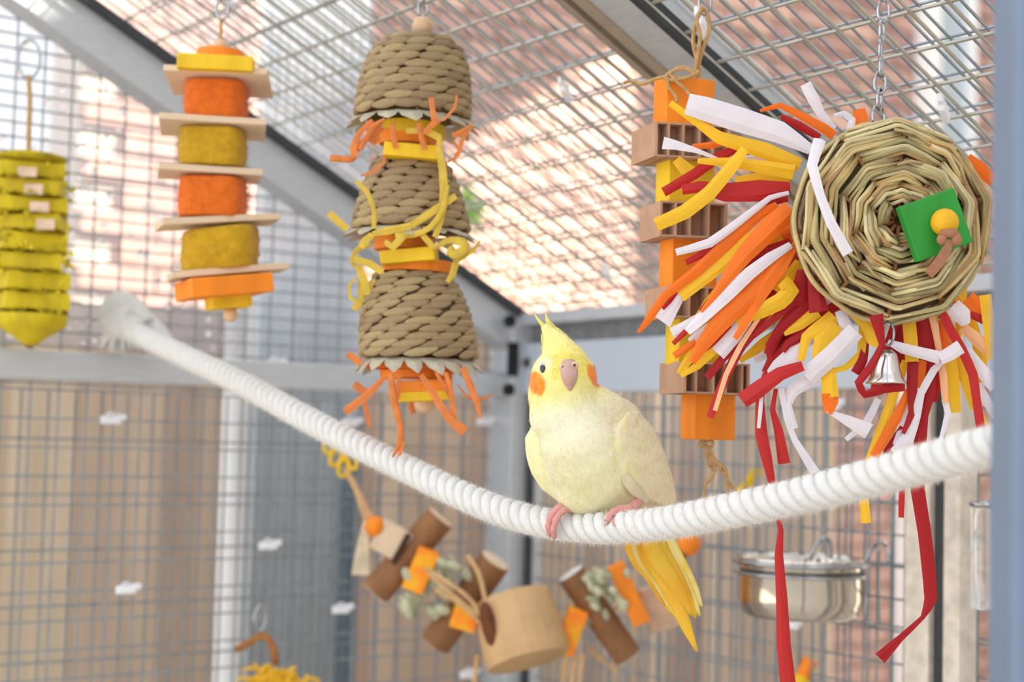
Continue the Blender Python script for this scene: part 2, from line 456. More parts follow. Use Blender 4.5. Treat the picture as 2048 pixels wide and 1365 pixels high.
# white window frame and downpipe on the house at the right
pn = nrm(Bd)
def onH(px, py, o=0.0): return hit(px, py, BW(0, 0, o), pn)
def hbox(name, x0, x1, y0, y1, m, o=-0.05, dep=0.03, parent=hw):
    a = onH(x0, y1, o); b = onH(x1, y0, o); a0 = (a - K) @ Ad; b0 = (b - K) @ Ad
    return obj(name, box(BW((a0 + b0) / 2, (a[2] + b[2]) / 2, o), Ad * (b0 - a0) / 2, Bd * dep, Z * (b[2] - a[2]) / 2), m, parent)
hbox('window_frame', 1838, 1872, -60, 560, M_white)
hbox('window_frame', 1930, 1945, -60, 560, M_white)
hbox('window_pane', 1872, 1930, -60, 560, mat('window_glass', (190, 205, 215), 0.1, 0.2, 0.03), -0.03, 0.01)
hbox('downpipe', 1796, 1850, 640, 1500, M_white, -0.06, 0.03)

# unseen house blocks added at the right: shade the aviary, shape the brick-wall sunlight
sun_blk = thing('sun_block_house', 'unseen house-shaped sun blocker added to the right of the aviary', 'house', (3.4, 0.2, FLOOR))
obj('sun_block_wall', box((3.4, -1.6, (FLOOR + 3.28) / 2), (0.4, 0, 0), (0, 5.1, 0), (0, 0, (3.28 - FLOOR) / 2)), M_sun_block, sun_blk)
obj('sun_block_top', box((3.4, -1.6, 3.32), (0.45, 0, 0), (0, 5.12, 0), (0, 0, 0.05)), mat('sun_block_slate', (110, 108, 110), 0.8), sun_blk)
sun_blk2 = thing('sun_block_house', 'unseen house-shaped sun blocker added beyond the gap at the right of the aviary', 'house', (3.4, 6.8, FLOOR))  # second unseen block, added to bound the gap the sunlight passes through
obj('sun_block_wall', box((3.4, 6.8, (FLOOR + 5.2) / 2), (0.4, 0, 0), (0, 2.35, 0), (0, 0, (5.2 - FLOOR) / 2)), M_sun_block, sun_blk2)
obj('sun_block_top', box((3.4, 6.8, 5.3), (0.55, 0, 0), (0, 2.45, 0), (0, 0, 0.12)), mat('sun_block_slate', (110, 108, 110), 0.8), sun_blk2)

obj('sun_block_panel', box((3.05, 4.0, 4.45), (0.05, 0, 0), (0, 0.46, 0), (0, 0, 0.9)), M_sun_block, sun_blk2)  # added panel above the gap, cuts the top of the sunlight on the bricks
# small leafy shrub glimpsed above the eave
sh = thing('leafy_shrub', 'small bright green leafy shrub beyond the eave rail', 'shrub', (P(930, 640, 4.3)[0], P(930, 640, 4.3)[1], FLOOR))
for i in range(40):
    c = P(932 + random.gauss(0, 16), 412 + random.gauss(0, 22), 4.3 + random.gauss(0, 0.06))
    d = nrm(np.array([random.gauss(0, 1), random.gauss(0, 1), random.gauss(0, 0.6)])) * 0.03
    obj('leaf', ribbon([c - d, c, c + d], [0.004, 0.022, 0.003], facecam(c), 5, 3, 0.3), M_leaf, sh)
obj('stem', cord([np.array([P(930, 640, 4.3)[0], P(930, 640, 4.3)[1], FLOOR]), P(930, 640, 4.3), P(935, 500, 4.3), P(932, 400, 4.3)], 0.005), mat('twig', (110, 90, 60)), sh)

# white cable ties on the mesh
def tie(p, along, L, label):
    a = nrm(along); r = thing('cable_tie', label, 'cable tie', p, 'white cable ties on the mesh')
    obj('strap', ring(p, 0.006, 0.0016, np.cross(a, Z) if abs(a[2]) < .9 else Ad, 14, 6), M_tie, r, True)
    obj('head', box(np.asarray(p) - Z * 0.003, a * L / 2, np.cross(a, Z) * 0.004, Z * 0.0052), M_tie, r, bevel=0.002)
    obj('tail', box(np.asarray(p) + a * L * 0.55 + Z * 0.001, a * L * 0.22, np.cross(a, Z) * 0.003, Z * 0.0040), M_tie, r, bevel=0.0015)
for x, y in ((222, 836), (252, 1176), (700, 842), (536, 1088), (682, 1216), (548, 724), (970, 840), (936, 1346)):
    tie(onA(x, y, 0.01), Ad, 0.026, 'small white nylon cable tie on the gable wall mesh')
for x, y in ((1668, 806), (1585, 1245)):
    tie(onB(x, y, 0.01), Bd, 0.02, 'small white nylon cable tie on the eave wall mesh')
def onR(px, py, o=-0.004):
    r = ray(px, py); return r * ((RF(0, 0, o) @ ROOFN) / (r @ ROOFN))
for x, y in ((1132, 180), (1405, 45), (1888, 218), (1215, 545)):
    tie(onR(x, y), nrm(Bd * 0.4 + RUP), 0.022, 'small white nylon cable tie on the roof mesh')
# ================================================================== rope perch
M_rope = mat('white_cotton_rope', (226, 224, 222), 0.9, 0, 0.04, 120, bump=0.6, bscale=900, sheen=0.4)
M_fuzz = mat('cotton_fuzz', (250, 246, 240), 0.9, 0, 0.02, 60, transl=0.3)
RP = [(235, 650, 1.97), (330, 695, 1.84), (472, 762, 1.70), (590, 826, 1.60), (707, 887, 1.52), (808, 936, 1.46), (950, 1003, 1.385), (1060, 1040, 1.335),
      (1173, 1056, 1.29), (1260, 1054, 1.255), (1340, 1045, 1.215), (1440, 1026, 1.17), (1570, 999, 1.12), (1705, 966, 1.07), (1840, 930, 1.02), (1971, 896, 0.97), (2070, 868, 0.93), (2190, 836, 0.86)]
rope = thing('rope_perch', 'thick white twisted cotton rope perch slung across the aviary', 'rope', P(235, 650, 1.97))
rp = smoothpath([P(*q) for q in RP], 1100)
seg = np.linalg.norm(np.diff(rp, axis=0), axis=1); sl_ = np.concatenate([[0], np.cumsum(seg)])
n = int(sl_[-1] / 0.0014); ss = np.linspace(0, sl_[-1], n)
rp = np.stack([np.interp(ss, sl_, rp[:, k]) for k in range(3)], 1)
RT_ = np.gradient(rp, axis=0); RT_ /= np.linalg.norm(RT_, axis=1)[:, None]
RS = np.cross(RT_, Z); RS /= np.linalg.norm(RS, axis=1)[:, None]; RU = np.cross(RS, RT_)
RR = 0.0128; LAY = 0.0365
def rope_pt(i, th, r): return rp[i] + r * (math.cos(th) * RS[i] + math.sin(th) * RU[i])
for k in range(3):
    v = []; f = []; m = 13
    for i in range(n):
        base = -2 * math.pi * ss[i] / LAY + k * 2 * math.pi / 3
        for j in range(m):
            ph = (j / (m - 1) - 0.5) * (2 * math.pi / 3)
            r = RR * (0.70 + 0.32 * math.sqrt(max(0, 1 - (abs(ph) / (math.pi / 3)) ** 2))) * (1 + 0.02 * noise.noise((ss[i] * 90, ph * 2, k)))
            v.append(rope_pt(i, base + ph, r))
    for i in range(n - 1):
        for j in range(m - 1):
            a = i * m + j; f.append((a, a + 1, a + m + 1, a + m))
    obj('rope_strand', (v, f), M_rope, rope, smooth=True)
v = []; f = []
for h in range(42000):
    i = int(random.random() ** 0.8 * (n - 3)) + 1; th = random.uniform(0, 2 * math.pi)
    low = 1.0 + 0.5 * max(0, -math.sin(th)); a = rope_pt(i, th, RR * 0.9); L = random.uniform(0.0014, 0.0042) * low
    d = nrm(nrm(a - rp[i]) + 0.9 * np.array([random.gauss(0, 1), random.gauss(0, 1), random.gauss(0, 1)]) * 0.7 + RT_[i] * random.gauss(0, 0.8))
    if d @ nrm(a - rp[i]) < 0: d = -d
    s_ = nrm(np.cross(d, (0.3, 0.5, 0.7))) * 0.00010
    a = rope_pt(i, th, RR * 0.97); k0 = len(v); v += [a - s_, a + s_, a + d * L]; f.append((k0, k0 + 1, k0 + 2))
obj('rope_fuzz', (v, f), M_fuzz, rope, kind='stuff')
# knotted, frayed end over the rail
for i, (pts, r) in enumerate([([(330, 690), (285, 640), (245, 605), (222, 625), (230, 668)], 0.015), ([(290, 650), (262, 612), (240, 640), (262, 672), (300, 668)], 0.013),
                              ([(215, 630), (232, 655), (262, 660), (278, 640)], 0.014)]):
    dd = 1.965 - 0.008 * i
    obj('knot_loop', cord([P(x, y, dd + 0.006 * math.sin(j * 2)) for j, (x, y) in enumerate(pts)], r, 40, 12), M_rope, rope, smooth=True)
for i in range(22):
    x0 = 222 + 30 * random.random(); x1 = 198 + 72 * (i / 21.0) + random.uniform(-4, 4); dd = 1.955 + random.uniform(-0.008, 0.008)
    obj('frayed_strand', cord([P(x0 + 6, 632, dd), P((x0 + x1) / 2, 665, dd - 0.006), P(x1, 705 - abs(x1 - 234) * 0.25, dd)], [0.0050 * (1 - 0.6 * q) for q in np.linspace(0, 1, 12)], 12, 5), M_rope, rope, smooth=True)

# ================================================================== the cockatiel
BD = 1.30; BS = BD / F
def B3(px, py, w): return P(px, py, BD - w * BS)       # w pixels towards the camera
bird = thing('cockatiel', 'pale yellow cockatiel with orange cheeks and raised crest perched on the rope', 'bird', B3(1180, 1030, 0))
cax = np.array([rt, up, -fw])
def bell(px, py, w, rx, ry, rz, rot=0.0):
    c, s = math.cos(rot), math.sin(rot); A = np.array([c * rt + s * up, -s * rt + c * up, -fw])
    return ellipsoid(B3(px, py, w), (rx * BS, ry * BS, rz * BS), 28, 18, A)
parts = [bell(1127, 757, 33, 67, 62, 62), bell(1131, 725, 28, 45, 42, 46), bell(1118, 700, 20, 33, 40, 30, 0.45), bell(1104, 676, 14, 17, 30, 16, 0.5),
         bell(1128, 800, 28, 66, 44, 58), bell(1133, 836, 26, 76, 56, 64), bell(1162, 888, 22, 84, 76, 76), bell(1215, 868, -18, 72, 72, 60),
         bell(1195, 945, 8, 96, 78, 70), bell(1240, 975, -12, 86, 56, 60), bell(1290, 985, -38, 58, 40, 40), bell(1325, 1008, -52, 30, 34, 26, 0.6),
         bell(1172, 990, 6, 62, 42, 52), bell(1078, 790, 20, 24, 40, 30), bell(1180, 815, 0, 58, 48, 52), bell(1205, 822, -6, 52, 42, 48), bell(1228, 838, -22, 58, 44, 46), bell(1152, 858, 24, 78, 58, 68), bell(1180, 920, 16, 90, 80, 74)]
def wing(rows, bulge, n=40, m=22):
    """rows: (t, xl, yl, wl, xr, yr, wr)"""
    R = np.array(rows, float); T = np.linspace(0, 1, n); v = []; f = []
    for i, t in enumerate(T):
        q = [np.interp(t, R[:, 0], R[:, k]) for k in range(1, 7)]
        env = math.sin(math.pi * min(1, max(0, 0.06 + t * 0.88))) ** 0.35
        for j in range(m):
            s = j / (m - 1); b = math.sqrt(max(0, 1 - (2 * s - 1) ** 2))
            v.append(B3(q[0] + (q[3] - q[0]) * s, q[1] + (q[4] - q[1]) * s, q[2] + (q[5] - q[2]) * s + bulge * b * env))
        for j in range(m):
            s = 1 - j / (m - 1)
            v.append(B3(q[0] + (q[3] - q[0]) * s, q[1] + (q[4] - q[1]) * s, q[2] + (q[5] - q[2]) * s - 16))
    M_ = 2 * m
    for i in range(n - 1):
        for j in range(M_):
            f.append((i * M_ + j, i * M_ + (j + 1) % M_, (i + 1) * M_ + (j + 1) % M_, (i + 1) * M_ + j))
    f.append(tuple(range(M_ - 1, -1, -1))); f.append(tuple((n - 1) * M_ + j for j in range(M_)))
    return v, f
WR = [(0, 1252, 826, 38, 1276, 823, 12), (.15, 1229, 856, 56, 1302, 850, -8), (.35, 1221, 893, 68, 1323, 890, -22), (.55, 1231, 930, 68, 1339, 935, -34),
      (.75, 1250, 965, 60, 1350, 974, -42), (.9, 1276, 994, 42, 1352, 997, -48), (1, 1318, 1012, 0, 1347, 1010, -40)]
WL = [(0, 1066, 848, -14, 1080, 846, -2), (.2, 1050, 876, -24, 1086, 880, 2), (.4, 1052, 912, -26, 1096, 916, 4), (.6, 1062, 946, -26, 1106, 950, 4), (.8, 1082, 978, -24, 1122, 982, 2), (1, 1120, 1006, -6, 1134, 1006, 2)]
def remeshed(vf, vox, it):
    t_ = bpy.data.objects.new('tmp', mesh_data('tmp', *vf)); COL.objects.link(t_)
    md = t_.modifiers.new('r', 'REMESH'); md.mode = 'VOXEL'; md.voxel_size = vox; md.use_smooth_shade = True
    sm = t_.modifiers.new('s', 'SMOOTH'); sm.factor = 0.5; sm.iterations = it
    dg = bpy.context.evaluated_depsgraph_get(); me = bpy.data.meshes.new_from_object(t_.evaluated_get(dg)); bpy.data.objects.remove(t_); return me
tr = remeshed(merge(parts), 0.0020, 34)
trunk = ([tuple(q.co) for q in tr.vertices], [tuple(q.vertices) for q in tr.polygons])
parts = [trunk, bell(1102, 672, 14, 15, 27, 14, 0.5), wing(WR, 26), wing(WL, 14)]
bme_ = remeshed(merge(parts), 0.00115, 7)
nv = len(bme_.vertices); co = np.zeros(nv * 3, np.float32); bme_.vertices.foreach_get('co', co); co = co.reshape(-1, 3).astype(float)
no = np.zeros(nv * 3, np.float32); bme_.vertices.foreach_get('normal', no); no = no.reshape(-1, 3).astype(float)
c0 = P(1024, 682.5, BD)
def to_px(p):
    d = p @ fw; return 1024 + (p @ rt) / d * F, 682.5 - (p @ up) / d * F, (BD - d) / BS
BX, BY, BW_ = to_px(co)
def sstep(a, b, x): t = np.clip((x - a) / (b - a), 0, 1); return t * t * (3 - 2 * t)
def mixc(a, b, t): return a * (1 - t[:, None]) + b * t[:, None]
L_ = lambda *c: np.array(lin(c))
nzv = np.array([noise.noise(Vector(p) * 120) for p in co]); nz2 = np.array([noise.noise(Vector(p) * 420) for p in co])
# plumage relief: shallow overlapping feather scallops on wings and breast
onWR = (BX > np.interp(BY, [826, 856, 893, 930, 965, 994, 1012], [1252, 1229, 1221, 1231, 1250, 1276, 1318])) & (BY > 824) & (BW_ > -60)
u_ = (BX - 1255) * 0.80 + (BY - 830) * -0.30; w_ = (BX - 1255) * 0.42 + (BY - 830) * 0.90
cell = np.sin(w_ / 7.5 + 1.6 * np.abs(np.sin(u_ / 13.0)) * 1.0)
disp = np.where(onWR, 0.00030 * cell * sstep(0, 25, w_) * (0.6 + 0.4 * nzv), 0) + 0.00025 * nzv + 0.00008 * nz2
co2 = co + no * disp[:, None]
bme_.vertices.foreach_set('co', co2.astype(np.float32).ravel())
cream, belly, head_y, deep_y, wing_c, white_c = L_(236, 231, 204), L_(222, 214, 162), L_(240, 231, 150), L_(228, 209, 92), L_(226, 206, 170), L_(246, 242, 228)
col = np.tile(cream, (nv, 1))
col = mixc(col, belly, sstep(850, 960, BY) * (0.65 + 0.35 * nzv))
col = mixc(col, wing_c, sstep(1175, 1265, BX + (BY - 850) * -0.25) * sstep(770, 830, BY) * 0.85)
col = mixc(col, L_(226, 218, 150), np.where(onWR, sstep(0.1, 0.5, nzv + 0.4 * (1265 - BX) / 40) * 0.5, 0))
col = mixc(col, L_(236, 232, 176), sstep(1105, 1075, BX) * sstep(850, 870, BY) * 0.7)
hy = sstep(845, 775, BY + 0.25 * (BX - 1120) + 10 * nzv); col = mixc(col, head_y, hy)
bk = np.sqrt(((BX - 1140) / 60) ** 2 + ((BY - 730) / 42) ** 2); col = mixc(col, deep_y, sstep(1.15, 0.45, bk + 0.15 * nzv) * hy * 0.8)
col = mixc(col, L_(250, 248, 210), sstep(0.9, 0.3, np.sqrt(((BX - 1090) / 26) ** 2 + ((BY - 728) / 24) ** 2)) * 0.6)
chk = np.sqrt(((BX - 1073 - 0.18 * (BY - 767)) / 19) ** 2 + ((BY - 767) / 26) ** 2) + 0.12 * nz2
col = mixc(col, L_(250, 146, 34), sstep(1.05, 0.8, chk) * (BW_ > -30))
chk2 = np.sqrt(((BX - 1187 - 0.35 * (BY - 752)) / 11) ** 2 + ((BY - 752) / 24) ** 2) + 0.12 * nz2
col = mixc(col, L_(240, 136, 30), sstep(1.1, 0.8, chk2))
a_ = bme_.color_attributes.new('Col', 'FLOAT_COLOR', 'POINT'); a_.data.foreach_set('color', np.c_[col, np.ones(nv)].astype(np.float32).ravel())
M_feath = mat('plumage', (240, 235, 200), 0.85, 0, 0.05, 160, attr=True, bump=0.25, bscale=700, sheen=0.3, sss=0.12)
bme_.materials.clear(); bme_.materials.append(M_feath); bme_.name = 'body'
body = bpy.data.objects.new('body', bme_); link(body, bird)
M_down = mat('down', (240, 235, 200), 0.9, 0, 0.03, 60, attr=True, transl=0.25, sheen=0.2)
v = []; f = []; vc = []
flow = nrm(0.32 * rt - 1.0 * up)
ids = rng.integers(0, nv, 26000)
for i in ids:
    nn = no[i]
    if nn @ fw > 0.55: continue
    x, y, w = BX[i], BY[i], BW_[i]
    if abs(x - 1139) < 20 and 722 < y < 790 and w > 60: continue
    fl = flow if y > 705 else nrm(up + 0.3 * -rt)
    hd = y < 845
    if hd and y > 705: fl = nrm((x - 1138) / 60 * rt - up * (0.5 + max(0, (y - 740) / 60)) )
    tdir = nrm(fl - nn * (fl @ nn) + rng.normal(0, 0.22, 3))
    d = nrm(tdir + nn * rng.uniform(0.04, 0.28)); L = BS * rng.uniform(7, 13) * (0.9 if hd else 0.75)
    s_ = nrm(np.cross(d, nn)) * 0.00022; a = co2[i] - nn * 0.0002
    k0 = len(v); v += [a - s_, a + s_, a + d * L]; f.append((k0, k0 + 1, k0 + 2)); cc_ = col[i] * rng.uniform(0.94, 1.05); vc += [[*cc_, 1]] * 3
obj('down', (v, f), M_down, bird, cols=vc, kind='stuff')
# crest feathers
M_crest = mat('crest', (242, 234, 148), 0.8, 0, 0.06, 200, transl=0.35)
for pts, w in [([(1128, 700, 22), (1108, 668, 18), (1096, 645, 14), (1091, 626, 10)], 13), ([(1122, 704, 20), (1100, 672, 16), (1086, 652, 10), (1077, 637, 4)], 13),
               ([(1134, 696, 16), (1116, 668, 10), (1102, 650, 4), (1095, 636, -2)], 14), ([(1112, 705, 16), (1096, 682, 10), (1088, 664, 4), (1082, 650, -2)], 14),
               ([(1106, 715, 10), (1092, 695, 4), (1086, 680, 0), (1083, 668, -4)], 12), ([(1118, 690, 0), (1098, 664, -30), (1080, 645, -60), (1066, 624, -90)], 9),
               ([(1140, 694, 18), (1128, 676, 16), (1112, 660, 14), (1101, 652, 10)], 16), ([(1100, 722, 10), (1090, 708, 6), (1086, 700, 2), (1084, 692, 0)], 10),
               ([(1126, 690, 26), (1110, 672, 24), (1098, 660, 20), (1092, 650, 16)], 14)]:
    pp = [B3(*q) for q in pts]
    obj('crest_feather', ribbon(pp, [w * BS, w * BS * 1.0, w * BS * 0.7, w * BS * 0.12], nrm(-fw - 0.4 * rt), 12, 5, 0.25), M_crest, bird, smooth=True, solid=0.0005)
# beak
M_beak = mat('beak_horn', (196, 156, 144), 0.45, 0, 0.07, 150, (1, 1, 0.3), bump=0.15)
rows = [(719, 86, 9, 6), (726, 94, 15, 10), (737, 101, 18, 15), (748, 106, 18.5, 19), (760, 106, 16.5, 20), (771, 101, 11.5, 18), (779, 94, 6.5, 13), (785, 86, 1.2, 4)]
v = []; f = []; m = 18
for (y, w, hw_, dp) in rows:
    cx = 1138 + (y - 740) * 0.05
    for j in range(m):
        a = 2 * math.pi * j / m; xx = math.sin(a); zz = math.cos(a)
        zz = zz if zz < 0 else zz ** 0.8
        v.append(B3(cx + hw_ * xx, y, w - dp + dp * zz))
for i in range(len(rows) - 1):
    for j in range(m): f.append((i * m + j, i * m + (j + 1) % m, (i + 1) * m + (j + 1) % m, (i + 1) * m + j))
f.append(tuple(range(m))); f.append(tuple((len(rows) - 1) * m + j for j in range(m)))
beak = obj('beak', (v, f), M_beak, bird, smooth=True, label='pinkish horn beak')
sbd = beak.modifiers.new('sub', 'SUBSURF'); sbd.levels = 1; sbd.render_levels = 2
obj('lower_mandible', bell(1134, 778, 72, 10, 9, 16), mat('beak_lower', (176, 148, 132), 0.5), beak, smooth=True)
for x, y, w in ((1126, 735, 91), (1149, 731, 92)):
    obj('cere', bell(x, y, w - 1, 7.5, 7, 5), mat('cere', (226, 196, 178), 0.5), beak, smooth=True)
    obj('nostril', bell(x, y, w + 2, 3.2, 3.8, 3), mat('nostril', (96, 56, 40), 0.6), beak, smooth=True)
M_eye = mat('eye_dark', (36, 20, 18), 0.08, 0, 0.0, 10, spec=0.8)
for x, y, w, rr in ((1087, 738, 74, 0.3), (1184, 737, 2, -0.3)):
    obj('eye_ring', bell(x, y, w - 2, 9, 12.5, 7, rr), mat('eye_ring', (206, 208, 214), 0.6), bird, smooth=True)
    obj('eye', bell(x - 0.5, y + 1, w + 1.6, 6.2, 9.6, 5.4, rr), M_eye, bird, smooth=True)
# feet
M_foot = mat('pink_foot', (226, 158, 150), 0.55, 0, 0.1, 900, bump=0.5, bscale=1400)
M_claw = mat('claw', (196, 160, 150), 0.4)
def foot(toes, leg):
    ft = obj('foot', cord([B3(*q) for q in leg], [10 * BS, 9 * BS, 8.5 * BS, 8 * BS], 14, 10) if False else tube(smoothpath([B3(*q) for q in leg], 12), np.linspace(11, 9, 12) * BS, 10), M_foot, bird, smooth=True, label='scaly pink foot gripping the rope')
    for pts in toes:
        pp = smoothpath([B3(*q) for q in pts], 22); tt = np.linspace(0, 1, 22)
        obj('toe', tube(pp, (8.4 - 2.4 * tt + 0.7 * np.sin(tt * 26)) * BS, 10), M_foot, ft, smooth=True)
        e = pp[-1]; d = nrm(pp[-1] - pp[-3]); d2 = nrm(d + 0.5 * fw)
        obj('claw', tube(np.array([e - d * 2 * BS, e + d * 5 * BS, e + (d + d2) * 5.5 * BS]), np.array([4.6, 3.2, 0.5]) * BS, 8), M_claw, ft, smooth=True)
foot([[(1150, 1014, 8), (1124, 1013, 22), (1104, 1030, 30), (1097, 1052, 26), (1099, 1068, 18)], [(1152, 1018, 10), (1130, 1020, 26), (1114, 1036, 34), (1107, 1058, 30), (1108, 1073, 20)]],
     [(1165, 1002, -4), (1156, 1008, 2), (1148, 1014, 6), (1142, 1016, 8)])
foot([[(1262, 1018, 78), (1240, 1019, 86), (1222, 1029, 98), (1214, 1044, 105)], [(1263, 1022, 80), (1246, 1025, 92), (1233, 1041, 103), (1227, 1058, 107), (1227, 1067, 103)]],
     [(1278, 1000, 36), (1272, 1008, 52), (1266, 1015, 68), (1258, 1019, 78)])
# tail
M_tail = mat('tail_feather', (254, 226, 90), 0.7, 0, 0.05, 60, (1, 1, 0.2), transl=0.5, rgb2=(252, 206, 60))
M_tail_w = mat('tail_feather_pale', (252, 242, 170), 0.7, 0, 0.05, 60, transl=0.45, rgb2=(250, 226, 110))
for mid, tip, w, wz, mt in [((1338, 1090), (1404, 1214), 34, -98, M_tail_w), ((1326, 1090), (1400, 1232), 36, -94, M_tail_w), ((1268, 1092), (1346, 1232), 34, -98, M_tail),
                            ((1280, 1092), (1362, 1246), 36, -94, M_tail_w), ((1292, 1092), (1374, 1240), 38, -90, M_tail), ((1316, 1090), (1392, 1236), 40, -88, M_tail),
                            ((1300, 1092), (1394, 1304), 38, -84, M_tail), ((1304, 1092), (1384, 1232), 40, -80, M_tail), ((1262, 1086), (1330, 1212), 26, -92, M_tail)]:
    pp = [B3(1312, 1000, -58 - (wz + 84) * -0.2), B3(*mid, wz * 0.9), B3((mid[0] + tip[0]) / 2 + 2, (mid[1] + tip[1]) / 2, wz), B3(*tip, wz - 16)]
    obj('tail_feather', ribbon(pp, [16 * BS, w * BS * 0.8, w * BS * 1.05, w * BS * 0.95, w * BS * 0.8, w * BS * 0.65, w * BS * 0.15], nrm(-fw + 0.2 * rt), 18, 5, 0.16), mt, bird, smooth=True, solid=0.0004)
# flight feathers folded at the wing's lower edge
obj('flight_feather', ribbon([B3(1240, 935, 70), B3(1264, 974, 66), B3(1300, 1008, 40)], [4 * BS, 22 * BS, 22 * BS, 5 * BS], nrm(-fw + 0.05 * rt), 12, 5, -0.12), mat('flight_feather', (226, 212, 178), 0.8, 0, 0.05, 80, transl=0.2), bird, smooth=True, solid=0.0004)
# ================================================================== toy materials
def stained(name, rgb): return mat(name, rgb, 0.65, 0, 0.10, 40, (1, 1, 0.15), bump=0.15, bscale=120)
W_or = stained('orange_stained_wood', (250, 140, 20)); W_ye = stained('yellow_stained_wood', (240, 196, 20)); W_gr = stained('green_stained_wood', (40, 150, 48))
W_nat = mat('bare_wood', (224, 198, 168), 0.65, 0, 0.07, 30, (0.3, 0.3, 3), bump=0.1)
W_bead = mat('bead_wood', (222, 184, 146), 0.5, 0, 0.06, 80)
M_twine = mat('paper_twine', (206, 164, 108), 0.8, 0, 0.14, 300, bump=0.6, bscale=900)
M_steel = mat('polished_steel', (176, 178, 184), 0.14, 1.0, 0.04, 40)
M_card = mat('corrugated_card', (190, 150, 122), 0.85, 0, 0.08, 60, bump=0.2)
M_reed = mat('dried_reed', (198, 174, 122), 0.55, 0, 0.16, 40, (1, 1, 1), bump=0.2, bscale=300, obj_var=0.3)
M_reeds = [M_reed, mat('dried_reed_olive', (170, 156, 106), 0.55, 0, 0.16, 40, bump=0.2, bscale=300, obj_var=0.25), mat('dried_reed_brown', (186, 148, 96), 0.55, 0, 0.16, 40, bump=0.2, bscale=300, obj_var=0.25), mat('dried_reed_pale', (216, 198, 152), 0.55, 0, 0.12, 40, bump=0.2, bscale=300, obj_var=0.2)]
M_rush = mat('twisted_rush', (214, 184, 138), 0.7, 0, 0.16, 3.0, (0.5, 4, 4), bump=0.9, bscale=5, obj_var=0.16)
M_rushdark = mat('rush_light_block', (120, 98, 66), 0.8, 0, 0.15, 60)  # dark shell added inside the weave to block light through the gaps
M_rim = mat('folded_palm_leaf', (184, 174, 152), 0.6, 0, 0.07, 60, obj_var=0.1)
PAPER = {}
for k, c in dict(W=(246, 242, 248), Y=(254, 214, 50), O=(254, 140, 34), R=(214, 50, 50), D=(190, 22, 32), C=(252, 206, 160)).items():
    PAPER[k] = mat('crepe_paper_' + dict(W='white', Y='yellow', O='orange', R='red', D='deep_red', C='peach')[k], c, 0.55, 0, 0.025, 60, transl=0.42)

SHRED = dict(O=mat('orange_shred', (246, 158, 84), 0.6, 0, 0.08, 90, transl=0.4), Y=mat('yellow_shred', (242, 214, 88), 0.6, 0, 0.08, 90, transl=0.4))
def pxbox(name, xa, xb, ya, yb, d, depth, m, parent, yaw=0.0, roll=0.0, pitch=0.0, bevel=0.0012):
    """upright block whose front face covers the pixel box at depth d; depth in metres; turned by yaw about the vertical"""
    c = P((xa + xb) / 2, (ya + yb) / 2, d); ax = nrm(np.array([1.0, 0, 0]) * math.cos(yaw) + np.array([0, 1.0, 0]) * math.sin(yaw)); ay = np.cross(Z, ax)
    az = Z.copy()
    if roll: ax, az = ax * math.cos(roll) - az * math.sin(roll), az * math.cos(roll) + ax * math.sin(roll)
    if pitch: ay, az = ay * math.cos(pitch) + az * math.sin(pitch), az * math.cos(pitch) - ay * math.sin(pitch)
    hx = PW(abs(xb - xa), d) / 2; hz = PW(abs(yb - ya), d) / 2
    return obj(name, box(c, ax * hx, ay * depth / 2, az * hz), m, parent, bevel=bevel)
def bead(name, px, py, r, d, m, parent):
    return obj(name, ellipsoid(P(px, py, d), (PW(r, d),) * 3, 20, 12), m, parent, smooth=True)
def pcord(name, pts, d, rpx, m, parent, n=30):
    return obj(name, cord([P(q[0], q[1], d + (q[2] if len(q) > 2 else 0)) for q in pts], PW(rpx, d), n), m, parent, smooth=True)
def strip(name, pts, ws, d, m, parent, seed, n=14, tw=(0, 0), crink=0.0006, fold=0.2, doff=None, straight=False):
    pp = [P(x, y, d + (doff[i] if doff else 0)) for i, (x, y) in enumerate(pts)]
    return obj(name, ribbon(pp, [PW(w, d) for w in ws], facecam(pp[0]), n, 4, fold, tw, crink, seed, 0.06, straight), m, parent, smooth=not straight, solid=0.00025)
def carabiner(px, py, w, h, d, parent, name='carabiner'):
    o = obj(name, ring(P(px, py, d), PW(w / 2, d), PW(3.2, d), -fw + 0.3 * rt, 26, 8, h / w, Z), M_steel, parent, smooth=True); return o
def hanger(px, py, d, parent, top=None):
    """steel wire from a pixel up to the roof mesh"""
    a = P(px, py, d); t = (K - a) @ Ad; zt = ZE + SLOPE * t
    obj('hanging_wire', tube(np.array([a, (a[0], a[1], (a[2] + zt) / 2), (a[0], a[1], zt + 0.002)]), 0.0012, 8), M_steel, parent, smooth=True)

